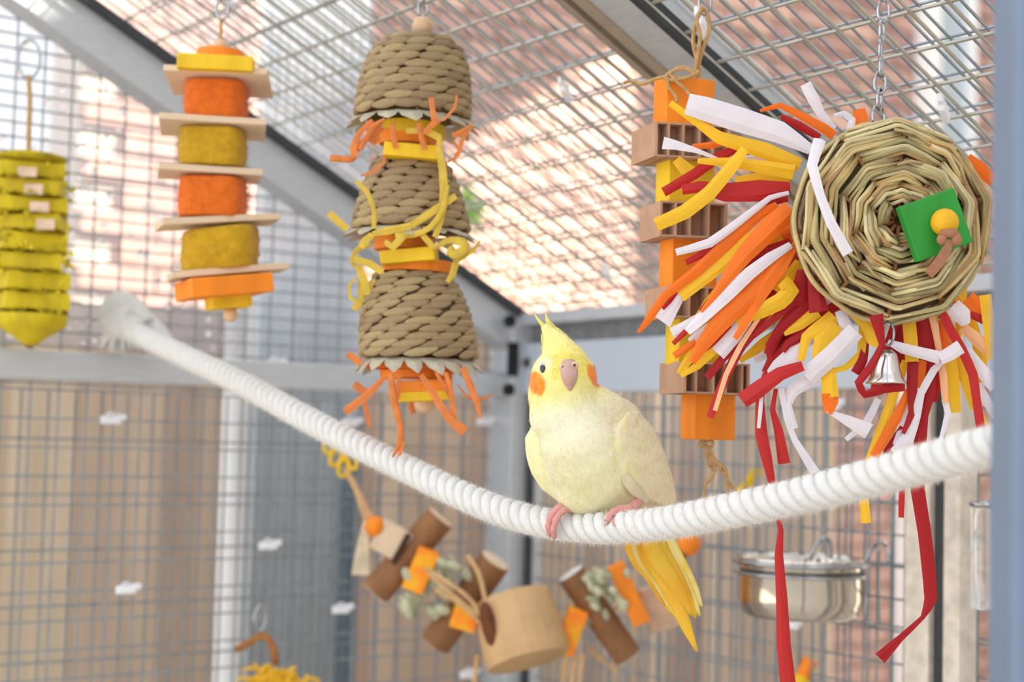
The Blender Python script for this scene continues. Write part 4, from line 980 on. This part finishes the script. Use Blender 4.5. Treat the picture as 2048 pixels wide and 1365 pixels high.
# crepe paper rays
S5 = [('W', [(1560, 420), (1530, 425), (1500, 440)], [14, 16, 14], .03), ('Y', [(1580, 360), (1520, 355), (1470, 362)], [20, 22, 16], .02), ('R', [(1640, 275), (1600, 252), (1562, 232)], [14, 18, 10], .03),
 ('W', [(1600, 330), (1540, 315), (1480, 318), (1440, 352)], [14, 14, 12, 10], .03), ('O', [(1455, 283), (1420, 291), (1384, 292)], [16, 15, 8], .03), ('Y', [(1395, 352), (1372, 338), (1353, 318)], [26, 28, 20], .035),
 ('R', [(1495, 290), (1440, 312), (1390, 348), (1327, 385)], [10, 22, 22, 20], .02), ('W', [(1435, 318), (1395, 302), (1350, 290), (1326, 286)], [6, 10, 20, 26], .02), ('Y', [(1600, 330), (1530, 302), (1440, 276), (1395, 246), (1340, 206)], [26, 34, 26, 16, 13], 0),
 ('W', [(1622, 300), (1560, 265), (1480, 240), (1410, 218), (1374, 208)], [20, 44, 50, 48, 42], -.008), ('O', [(1668, 272), (1650, 258), (1600, 230), (1560, 211), (1520, 222)], [20, 20, 16, 12, 6], .004), ('W', [(1668, 258), (1642, 228), (1626, 198), (1610, 168)], [14, 18, 24, 22], .012),
 ('W', [(1700, 262), (1704, 240), (1688, 228), (1668, 232)], [16, 15, 13, 8], .01), ('O', [(1722, 252), (1720, 236), (1718, 218)], [26, 32, 24], .014), ('Y', [(1588, 345), (1540, 337), (1470, 326), (1395, 322)], [30, 28, 22, 10], -.006),
 ('Y', [(1490, 298), (1462, 335), (1420, 385), (1370, 424), (1312, 450)], [18, 26, 29, 30, 26], -.014), ('R', [(1580, 376), (1520, 382), (1450, 385), (1400, 374), (1364, 380)], [24, 44, 38, 24, 20], -.002), ('O', [(1555, 412), (1520, 428), (1460, 482), (1390, 545), (1330, 592), (1297, 640), (1276, 666)], [18, 22, 26, 22, 18, 16, 6], -.002),
 ('R', [(1575, 395), (1530, 408), (1480, 450), (1420, 500), (1372, 526)], [18, 18, 20, 16, 12], .006), ('W', [(1578, 386), (1540, 396), (1480, 442), (1420, 486), (1352, 505)], [8, 11, 16, 19, 14], -.006), ('Y', [(1548, 440), (1500, 482), (1440, 532), (1360, 592)], [26, 30, 28, 28], -.004),
 ('W', [(1380, 570), (1358, 596), (1322, 642)], [6, 20, 42], .01), ('R', [(1360, 580), (1340, 600), (1325, 618)], [10, 12, 8], .012), ('D', [(1580, 482), (1512, 512), (1470, 548), (1430, 592), (1400, 622)], [12, 24, 24, 16, 8], .0),
 ('Y', [(1560, 470), (1480, 540), (1420, 610), (1385, 660)], [26, 30, 30, 20], .012), ('O', [(1582, 418), (1545, 452), (1490, 508), (1460, 548), (1428, 592), (1402, 624)], [38, 46, 36, 26, 14, 6], -.012),
 ('R', [(1470, 560), (1420, 610), (1385, 650), (1346, 688)], [12, 14, 13, 9], .0), ('W', [(1420, 620), (1370, 655), (1344, 668)], [12, 24, 26], .004), ('W', [(1582, 490), (1540, 516), (1500, 546), (1455, 588), (1405, 635), (1374, 664)], [14, 22, 26, 28, 24, 16], -.014),
 ('O', [(1545, 540), (1500, 590), (1445, 640), (1405, 690), (1384, 726)], [34, 42, 40, 28, 14], -.008), ('O', [(1592, 488), (1562, 530), (1532, 572), (1506, 622)], [14, 30, 30, 14], -.012), ('Y', [(1600, 525), (1575, 558), (1555, 585)], [22, 26, 24], -.002),
 ('Y', [(1565, 562), (1582, 582), (1560, 604), (1520, 624), (1472, 642)], [26, 34, 34, 30, 16], -.016), ('O', [(1510, 612), (1488, 650), (1470, 678)], [14, 17, 11], -.018), ('W', [(1500, 630), (1468, 672), (1436, 708)], [22, 30, 32], -.004),
 ('W', [(1430, 650), (1400, 670), (1380, 685)], [20, 24, 16], .002), ('O', [(1392, 684), (1370, 698), (1348, 712)], [12, 16, 14], .002), ('Y', [(1400, 690), (1378, 718), (1358, 748)], [18, 20, 12], .004), ('Y', [(1460, 668), (1425, 702), (1395, 732), (1362, 752)], [24, 20, 16, 9], .0),
 ('R', [(1460, 650), (1430, 680), (1405, 705)], [12, 14, 8], -.002), ('Y', [(1470, 690), (1462, 705), (1452, 715)], [20, 20, 18], .012), ('D', [(1510, 632), (1470, 692), (1445, 718), (1414, 756)], [9, 13, 17, 16], -.002), ('R', [(1545, 620), (1500, 668), (1462, 730), (1436, 790), (1420, 836)], [9, 14, 19, 17, 15], .0),
 ('C', [(1522, 630), (1482, 690), (1452, 750), (1430, 822)], [8, 11, 10, 9], -.006), ('D', [(1594, 598), (1545, 640), (1505, 673), (1482, 702)], [15, 13, 11, 9], -.006), ('D', [(1618, 606), (1570, 648), (1537, 690), (1542, 719), (1529, 745)], [22, 21, 12, 15, 12], -.004),
 ('R', [(1531, 742), (1520, 800), (1523, 870), (1533, 915), (1546, 975), (1554, 1030), (1562, 1060), (1558, 1110), (1564, 1200), (1568, 1290), (1577, 1372)], [9, 17, 25, 22, 13, 8, 10, 17, 23, 28, 31], .0),
 ('W', [(1622, 670), (1590, 705), (1558, 735), (1526, 764)], [22, 34, 34, 12], .0), ('R', [(1606, 732), (1560, 748), (1515, 780), (1484, 802)], [20, 28, 34, 32], -.018), ('W', [(1634, 752), (1585, 782), (1576, 812), (1588, 858)], [30, 26, 15, 16], -.006),
 ('W', [(1562, 778), (1574, 840), (1590, 882), (1630, 946)], [12, 11, 13, 20], -.004), ('R', [(1552, 778), (1545, 820), (1557, 862), (1568, 928)], [8, 11, 18, 25], -.002), ('W', [(1524, 780), (1520, 830), (1517, 857)], [8, 8, 7], -.01),
 ('Y', [(1636, 624), (1600, 648), (1566, 664)], [24, 24, 18], -.004), ('D', [(1632, 640), (1604, 672), (1576, 688), (1566, 704)], [12, 20, 16, 10], .0), ('Y', [(1668, 632), (1640, 658), (1612, 674), (1602, 722)], [28, 34, 20, 15], -.008), ('Y', [(1672, 648), (1648, 680), (1640, 715), (1656, 745), (1661, 795)], [32, 40, 32, 30, 33], -.01),
 ('O', [(1660, 788), (1660, 805), (1656, 828)], [33, 32, 16], -.0095), ('W', [(1678, 622), (1690, 648), (1702, 672)], [18, 24, 24], -.012), ('W', [(1712, 662), (1662, 714), (1614, 756)], [36, 40, 38], -.022), ('Y', [(1706, 628), (1726, 652), (1722, 708), (1692, 735), (1668, 742)], [14, 17, 17, 13, 10], -.006),
 ('Y', [(1700, 624), (1730, 648), (1748, 680), (1759, 693)], [14, 20, 28, 12], -.012), ('D', [(1730, 632), (1732, 682), (1726, 720), (1712, 748)], [14, 13, 19, 22], -.006), ('D', [(1752, 630), (1764, 690), (1742, 734), (1717, 766), (1730, 790), (1768, 778), (1810, 774)], [28, 12, 17, 16, 15, 19, 18], -.042),
 ('W', [(1745, 640), (1768, 655), (1760, 690)], [20, 24, 10], .01), ('W', [(1776, 684), (1805, 697), (1848, 708), (1880, 716)], [10, 21, 23, 26], -.018), ('W', [(1880, 718), (1900, 708), (1922, 694)], [24, 28, 28], -.022), ('Y', [(1818, 640), (1822, 682), (1825, 724)], [26, 27, 27], -.004),
 ('D', [(1845, 625), (1852, 680), (1842, 720)], [34, 34, 26], .0), ('D', [(1826, 720), (1824, 770), (1824, 825), (1806, 868)], [22, 22, 15, 8], -.004), ('O', [(1846, 722), (1838, 752), (1832, 775)], [24, 24, 18], .004),
 ('D', [(1863, 722), (1860, 785), (1846, 830), (1842, 870), (1833, 950), (1836, 985), (1849, 1065), (1855, 1118), (1862, 1198), (1845, 1236), (1801, 1277), (1760, 1318)], [18, 22, 22, 24, 28, 28, 27, 27, 26, 9, 14, 27], .0),
 ('W', [(1886, 722), (1868, 740), (1842, 787), (1832, 832), (1816, 876), (1790, 908)], [8, 15, 15, 19, 26, 24], -.012), ('Y', [(1812, 722), (1788, 785), (1766, 850), (1742, 912), (1726, 975), (1731, 1047)], [16, 19, 20, 18, 18, 20], .006), ('O', [(1818, 780), (1792, 838), (1748, 914)], [14, 21, 19], -.002),
 ('D', [(1806, 855), (1775, 905), (1770, 930)], [14, 18, 12], .0), ('W', [(1820, 800), (1806, 850), (1790, 890)], [10, 14, 10], .004), ('R', [(1812, 900), (1804, 970), (1802, 1036)], [10, 13, 11], .002), ('C', [(1864, 632), (1872, 668), (1879, 706), (1887, 758), (1890, 806)], [14, 13, 12, 15, 12], -.004), ('W', [(1889, 800), (1896, 828), (1881, 882)], [12, 13, 7], -.004),
 ('O', [(1885, 640), (1892, 690), (1896, 720)], [18, 20, 16], .006), ('Y', [(1900, 715), (1906, 772), (1908, 826)], [26, 28, 27], .0), ('Y', [(1910, 710), (1932, 770), (1947, 818)], [20, 18, 10], .004), ('R', [(1884, 626), (1901, 660), (1925, 702), (1946, 750), (1953, 800), (1962, 860)], [16, 19, 19, 19, 17, 18], -.01),
 ('W', [(1905, 612), (1924, 632), (1932, 650)], [34, 38, 18], -.006), ('O', [(1935, 596), (1962, 622), (1975, 640)], [32, 34, 20], .002), ('R', [(1940, 628), (1966, 640), (1980, 650)], [16, 18, 14], .004), ('C', [(1925, 655), (1955, 680), (1985, 712)], [20, 26, 24], .004), ('W', [(1935, 700), (1962, 740), (1992, 775)], [16, 26, 28], .004),
 ('W', [(1955, 768), (1972, 800), (1992, 835)], [14, 20, 16], .006), ('Y', [(1970, 590), (1978, 650), (1984, 720)], [24, 24, 20], .0), ('Y', [(1950, 800), (1962, 828), (1972, 850)], [10, 10, 6], .004), ('W', [(1654, 822), (1692, 840), (1738, 864)], [6, 20, 34], -.006), ('W', [(1757, 798), (1734, 844), (1692, 880)], [13, 17, 9], .004),
 ('D', [(1606, 540), (1604, 576), (1598, 612)], [24, 36, 42], -.012), ('D', [(1622, 552), (1632, 590), (1638, 624)], [16, 30, 40], -.016), ('O', [(1935, 316), (1960, 338), (1988, 362)], [20, 28, 26], .01), ('W', [(1610, 560), (1590, 580), (1575, 560)], [12, 14, 10], .01), ('O', [(1600, 440), (1580, 460), (1560, 470)], [20, 24, 20], .02),
 ('W', [(1640, 278), (1624, 330), (1641, 392), (1662, 446), (1696, 508)], [24, 20, 17, 19, 21], -.062)]
fill = random.Random(21); FILL = []
for k in range(34):                                        # rays packed behind the longer ones
    if k < 22:
        th = math.radians(fill.uniform(182, 246)); dirv = np.array([-0.80, 0.62]) + np.array([fill.uniform(-.22, .22), fill.uniform(-.25, .25)]); L = fill.uniform(120, 235)
    else:
        th = math.radians(fill.uniform(262, 322)); dirv = np.array([fill.uniform(-.35, .3), 1.0]); L = fill.uniform(70, 190)
    dirv = dirv / np.linalg.norm(dirv); x0, y0 = CX + 188 * math.cos(th), CY - 188 * math.sin(th); pv = np.array([-dirv[1], dirv[0]]); bend = fill.uniform(-18, 18)
    pts = [(x0, y0)] + [(x0 + dirv[0] * L * u + pv[0] * bend * math.sin(u * 3), y0 + dirv[1] * L * u + pv[1] * bend * math.sin(u * 3)) for u in (.4, .75, 1.0)]
    if pts[-1][0] > 1985: continue
    FILL.append((fill.choice('WYORDYOR'), pts, [16, fill.uniform(18, 26), fill.uniform(18, 26), fill.uniform(10, 20)], .016 + fill.uniform(0, .02)))
S5 = FILL + S5
for i, (c_, pts, ws, off) in enumerate(S5):
    nn = 12 + 3 * len(pts); tip = random.uniform(-0.006, 0.010)
    dof = [off + tip * j / (len(pts) - 1) for j in range(len(pts))]
    # rays start between the two woven discs, a little behind the front one
    b0 = 0.024 if i < len(S5) - 1 else 0.0
    if i == len(S5) - 1: dof = [off + 0.03, off + 0.012, off + 0.004, off, off]
    else: dof = [q + b0 for q in dof]
    strip('paper_strip', pts, ws, d5, PAPER[c_], T5, 100 + i, nn, (random.uniform(-.2, .2), random.uniform(-.35, .35)), 0.00016, random.choice((0.15, 0.25, 0.4)), dof, True)

# ================================================================== garland of wood pieces in the corner
dg_ = 1.98
G = thing('foraging_garland', 'rustic garland of bark sticks, logs, orange blocks and dried husks slung across the corner', 'bird toy', P(690, 930, dg_))
M_bark = mat('brown_bark', (150, 104, 66), 0.8, 0, 0.18, 40, (1, 1, .4), bump=0.5)
M_cut = mat('cut_wood', (226, 200, 170), 0.7, 0, 0.06, 60)
M_log = mat('pale_log', (206, 168, 120), 0.7, 0, 0.12, 20, bump=0.3)
M_husk = mat('dried_husk', (190, 190, 160), 0.75, 0, 0.1, 60, obj_var=0.15)
M_raf = mat('raffia', (214, 174, 124), 0.75, 0, 0.1, 80)
M_mot = mat('orange_yellow_stain', (250, 130, 16), 0.65, 0, 0.1, 45, rgb2=(244, 184, 24))
def stick(name, a, b, w, m, mend=None, d=dg_, dz=0.0):
    pa, pb = P(a[0], a[1], d), P(b[0], b[1], d + dz); r = PW(w / 2, d)
    o = obj(name, tube(np.array([pa + (pb - pa) * t for t in np.linspace(0, 1, 6)]), [r * q for q in (1, 1.03, .98, 1.02, .99, 1)], 18), m, G, smooth=False, bevel=0.0)
    if mend:
        for p, q in ((pa, pb), (pb, pa)):
            n_ = nrm(p - q); obj('cut_end', lathe(p, [(0.0001, 0.0012), (r * .93, 0.001), (r * .95, -0.002)], 18, n_), mend, o)
    return o
def blockat(name, cx, cy, w, h, ang, m, d=dg_, dep=0.025):
    c = P(cx, cy, d); ax = nrm(math.cos(ang) * rt - math.sin(ang) * up); ay = np.cross(fw, ax); ay = ay if ay @ up > 0 else -ay
    return obj(name, box(c, ax * PW(w / 2, d), ay * PW(h / 2, d), fw * dep / 2), m, G, bevel=0.0015)
for x, y, a in ((672, 915, .5), (688, 936, .2), (703, 922, -.5), (660, 890, .4)):
    obj('plastic_link', ring(P(x, y, dg_), PW(11, dg_), PW(4.5, dg_), nrm(-fw + a * rt), 18, 8, 1.6, nrm(up + a * rt)), mat('yellow_plastic', (244, 200, 20), 0.3), G, smooth=True)
obj('hanging_wire', tube(np.array([P(660, 885, dg_), onA(655, 850, 0.0)]), 0.0012, 6), M_steel, G)
for i in range(7):
    o_ = random.uniform(-5, 5); obj('raffia_strand', cord([P(690 + o_, 935, dg_), P(715 + o_, 985, dg_), P(735 + o_ * 2, 1035, dg_ - .005)], 0.0018, 14, 5), M_raf, G)
for i in range(9):
    o_ = (i - 4) * 4; obj('raffia_strand', cord([P(735, 1030, dg_), P(728 + o_ * .5, 1080, dg_ - .008), P(722 + o_, 1150, dg_ - .006)], 0.002, 14, 5), mat('pale_raffia', (226, 210, 182), 0.8), G)
bead('bead', 750, 1053, 21, dg_ - 0.01, W_or, G)
o = blockat('wood_chunk', 785, 1082, 70, 62, 0.5, M_cut, dg_ - 0.004); blockat('bark_edge', 803, 1096, 12, 66, 0.5, mat('dark_bark', (70, 46, 30), .9), dg_ - 0.008, 0.03)
stick('bark_stick', (880, 1036), (752, 1184), 62, M_bark, M_cut)
blockat('wood_block', 842, 1140, 44, 88, 0.42, M_mot, dg_ - 0.02)
def husks(cx, cy, n, sx, sy, L, w, seed):
    rr = random.Random(seed)
    for i in range(n):
        x, y = cx + rr.uniform(-sx, sx), cy + rr.uniform(-sy, sy); a = rr.uniform(0.2, 1.3); dd = dg_ - 0.02 + rr.uniform(-.015, .015)
        A = np.array([math.cos(a) * rt - math.sin(a) * up, math.sin(a) * rt + math.cos(a) * up, -fw])
        obj('husk', ellipsoid(P(x, y, dd), (PW(L, dd) * rr.uniform(.8, 1.2), PW(w, dd), PW(w, dd)), 10, 6, A), M_husk, G, smooth=True)
husks(850, 1190, 16, 40, 40, 20, 11, 3); husks(905, 1140, 8, 34, 16, 20, 10, 4)
stick('bark_stick', (990, 1122), (872, 1286), 66, M_bark, M_cut, dz=0.02)
for pts in ([(850, 1138), (895, 1165), (940, 1200), (968, 1240)], [(870, 1180), (915, 1205), (960, 1245)], [(935, 1110), (958, 1150), (970, 1200), (975, 1240)], [(860, 1150), (905, 1190), (955, 1230)]):
    obj('raffia_strand', cord([P(x, y, dg_ - 0.05) for x, y in pts], 0.003, 20, 6), M_raf, G)
blockat('wood_block', 930, 1236, 52, 46, 0.3, M_mot, dg_ - 0.03)
lc = P(1040, 1258, dg_ - 0.03); la = nrm(up - 0.28 * rt + 0.42 * fw)
lg = obj('log_slice', lathe(lc, [(0.0001, -0.042), (0.052, -0.042), (0.054, -0.03), (0.053, 0.0), (0.05, 0.03), (0.048, 0.04), (0.0001, 0.041)], 26, la), M_log, G, smooth=False)
obj('bark_patch', ellipsoid(lc - fw * 0.030 - rt * 0.036 + up * 0.006, (0.011, 0.034, 0.018), 14, 10, np.array([nrm(rt + 0.2 * up), nrm(up - .28 * rt), -fw])), mat('red_bark', (120, 66, 34), .85, 0, .2, 90), lg, smooth=True)
blockat('wood_block', 1142, 1262, 40, 92, 0.35, M_mot, dg_ - 0.02)
stick('bark_stick', (1142, 1148), (1256, 1314), 58, M_bark, mat('white_cut', (240, 236, 230), .7))
husks(1215, 1195, 34, 42, 52, 13, 8, 7)
blockat('wood_block', 1257, 1188, 36, 128, -0.42, W_or, dg_ - 0.01); blockat('wood_block', 1318, 1215, 62, 90, -0.3, mat('pale_balsa', (206, 170, 140), .7), dg_ + 0.01)
bead('bead', 1378, 1088, 24, dg_, W_or, G); stick('bark_stick', (1340, 1130), (1372, 1100), 24, M_bark)
obj('core_cord', cord([P(x, y, dg_) for x, y in ((740, 1040), (820, 1120), (900, 1210), (1040, 1262), (1180, 1230), (1300, 1190), (1378, 1088), (1420, 1010))], 0.002, 60), M_raf, G)
obj('hanging_wire', tube(np.array([P(1420, 1010, dg_), onB(1425, 985, 0.0)]), 0.0012, 6), M_steel, G)
for x in (950, 1128, 1146, 1160):
    obj('raffia_strand', cord([P(x + 6, 1310, dg_ - .02), P(x, 1350, dg_ - .02), P(x - 4, 1400, dg_ - .02)], 0.003, 12, 6), M_raf, G)
obj('raffia_strand', cord([P(1180, 1300, dg_), P(1210, 1325, dg_), P(1235, 1345, dg_)], 0.003, 12, 6), M_raf, G)

# ================================================================== steel bowl on the eave wall
bc = P(1600, 1175, 1.80)
BWL = thing('feeding_bowl', 'polished steel feeding bowl hooked onto the eave wall mesh', 'bowl', bc - Z * 0.035)
u = 1.80 / F
prof = [(0.0001, -58), (104, -58), (116, -50), (122, -20), (122, 48), (130, 58), (128, 60), (119, 50), (118, -18), (100, -52), (0.0001, -53)]
obj('bowl', lathe(bc, [(r * u, h * u) for r, h in prof], 48, Z), mat('bowl_steel', (214, 206, 196), 0.10, 1.0, 0.03, 20), BWL, smooth=True)
obj('holder_ring', ring(bc + Z * 50 * u, 132 * u, 4.5 * u, Z, 48, 8, 1.0, rt), M_steel, BWL, smooth=True)
obj('holder_ring', ring(bc + Z * 28 * u, 130 * u, 3.5 * u, Z, 48, 8, 1.0, rt), M_steel, BWL, smooth=True)
for x0, y0, x1, y1 in ((1620, 1122, 1648, 1076), (1728, 1130, 1762, 1084)):
    e = onB(x1 + 14, y1 + 40, 0.0)
    obj('hook', cord([P(x0, y0, 1.80), P((x0 + x1) / 2 - 4, (y0 + y1) / 2 - 4, 1.80), P(x1, y1, 1.81), P(x1 + 12, y1 + 10, 1.82), e], 4.5 * u, 24, 8), M_steel, BWL, smooth=True)
obj('hook', cord([P(1728, 1130, 1.79), P(1732, 1190, 1.79), P(1730, 1240, 1.79), P(1745, 1250, 1.8), P(1758, 1245, 1.8)], 4 * u, 24, 8), M_steel, BWL, smooth=True)
obj('hook', cord([P(1758, 1090, 1.80), P(1756, 1160, 1.80), P(1758, 1250, 1.80)], 4 * u, 16, 8), M_steel, BWL, smooth=True)

# ================================================================== yellow shred ball at the bottom left
q = 2.04
T6 = thing('shred_ball_toy', 'yellow paper shred ball toy with brown leather strap and carabiner', 'bird toy', P(530, 1225, q))
carabiner(520, 1238, 22, 50, q, T6); obj('hanging_wire', tube(np.array([P(519, 1216, q), onA(519, 1196, 0.0)]), 0.001, 6), M_steel, T6)
strip('leather_strap', [(470, 1302), (500, 1285), (528, 1272), (545, 1295), (552, 1330)], [12, 15, 13, 14, 14], q, mat('tan_leather', (166, 104, 44), .7), T6, 5)
obj('shred_core', ellipsoid(P(552, 1385, q), (0.036, 0.036, 0.030), 18, 10), PAPER['Y'], T6, smooth=True)
for i in range(70):
    th = random.uniform(0, 6.28); r = random.uniform(10, 78); x, y = 552 + r * math.cos(th), 1385 - abs(r * 0.75 * math.sin(th)); a = random.uniform(0, 3.1)
    strip('paper_shred', [(x - 16 * math.cos(a), y - 10 * math.sin(a)), (x, y - 6), (x + 16 * math.cos(a), y + 10 * math.sin(a))], [5, 6, 5], q - random.uniform(0.01, .045), PAPER['Y'], T6, i, 7)

# ================================================================== small things poking through the eave wall
def poke(a, b, w, d, m, label, m2=None):
    pa, pb = P(a[0], a[1], d), P(b[0], b[1], d); r_ = thing('wood_stick', label, 'stick', pa)
    obj('shaft', tube(np.array([pa, (pa + pb) / 2, pb]), [PW(w / 2, d)] * 3, 12), m, r_)
    if m2: obj('end_band', tube(np.array([pa, pa + (pb - pa) * 0.5]), [PW(w / 2 + 1, d)] * 2, 12), m2, r_)
poke((1462, 1010), (1518, 938), 20, 2.0, W_ye, 'yellow wooden stick clipped to the mesh behind the rope')
poke((1590, 1385), (1622, 1320), 30, 1.88, W_or, 'orange and yellow wooden stick hanging below the feeding bowl', W_ye)
tb_ = P(1968, 1080, 1.55)
TD = thing('tube_drinker', 'clear plastic tube drinker clipped beside the door post', 'drinker', P(1968, 1220, 1.55))
obj('clear_tube', lathe(tb_, [(0.0001, -0.07), (0.012, -0.068), (0.013, 0.03), (0.010, 0.034), (0.0001, 0.034)], 20, Z), mat('clear_plastic', (245, 248, 250), 0.05, 0, 0, 5, trans=0.9, alpha=0.5), TD, smooth=True)
obj('collar', ring(tb_ + Z * 0.035, 0.012, 0.003, Z, 20, 8, 1, rt), M_steel, TD, smooth=True)
obj('clip', tube(np.array([tb_ + Z * 0.035, onB(1985, 1000, 0.0)]), 0.0015, 6), M_steel, TD)
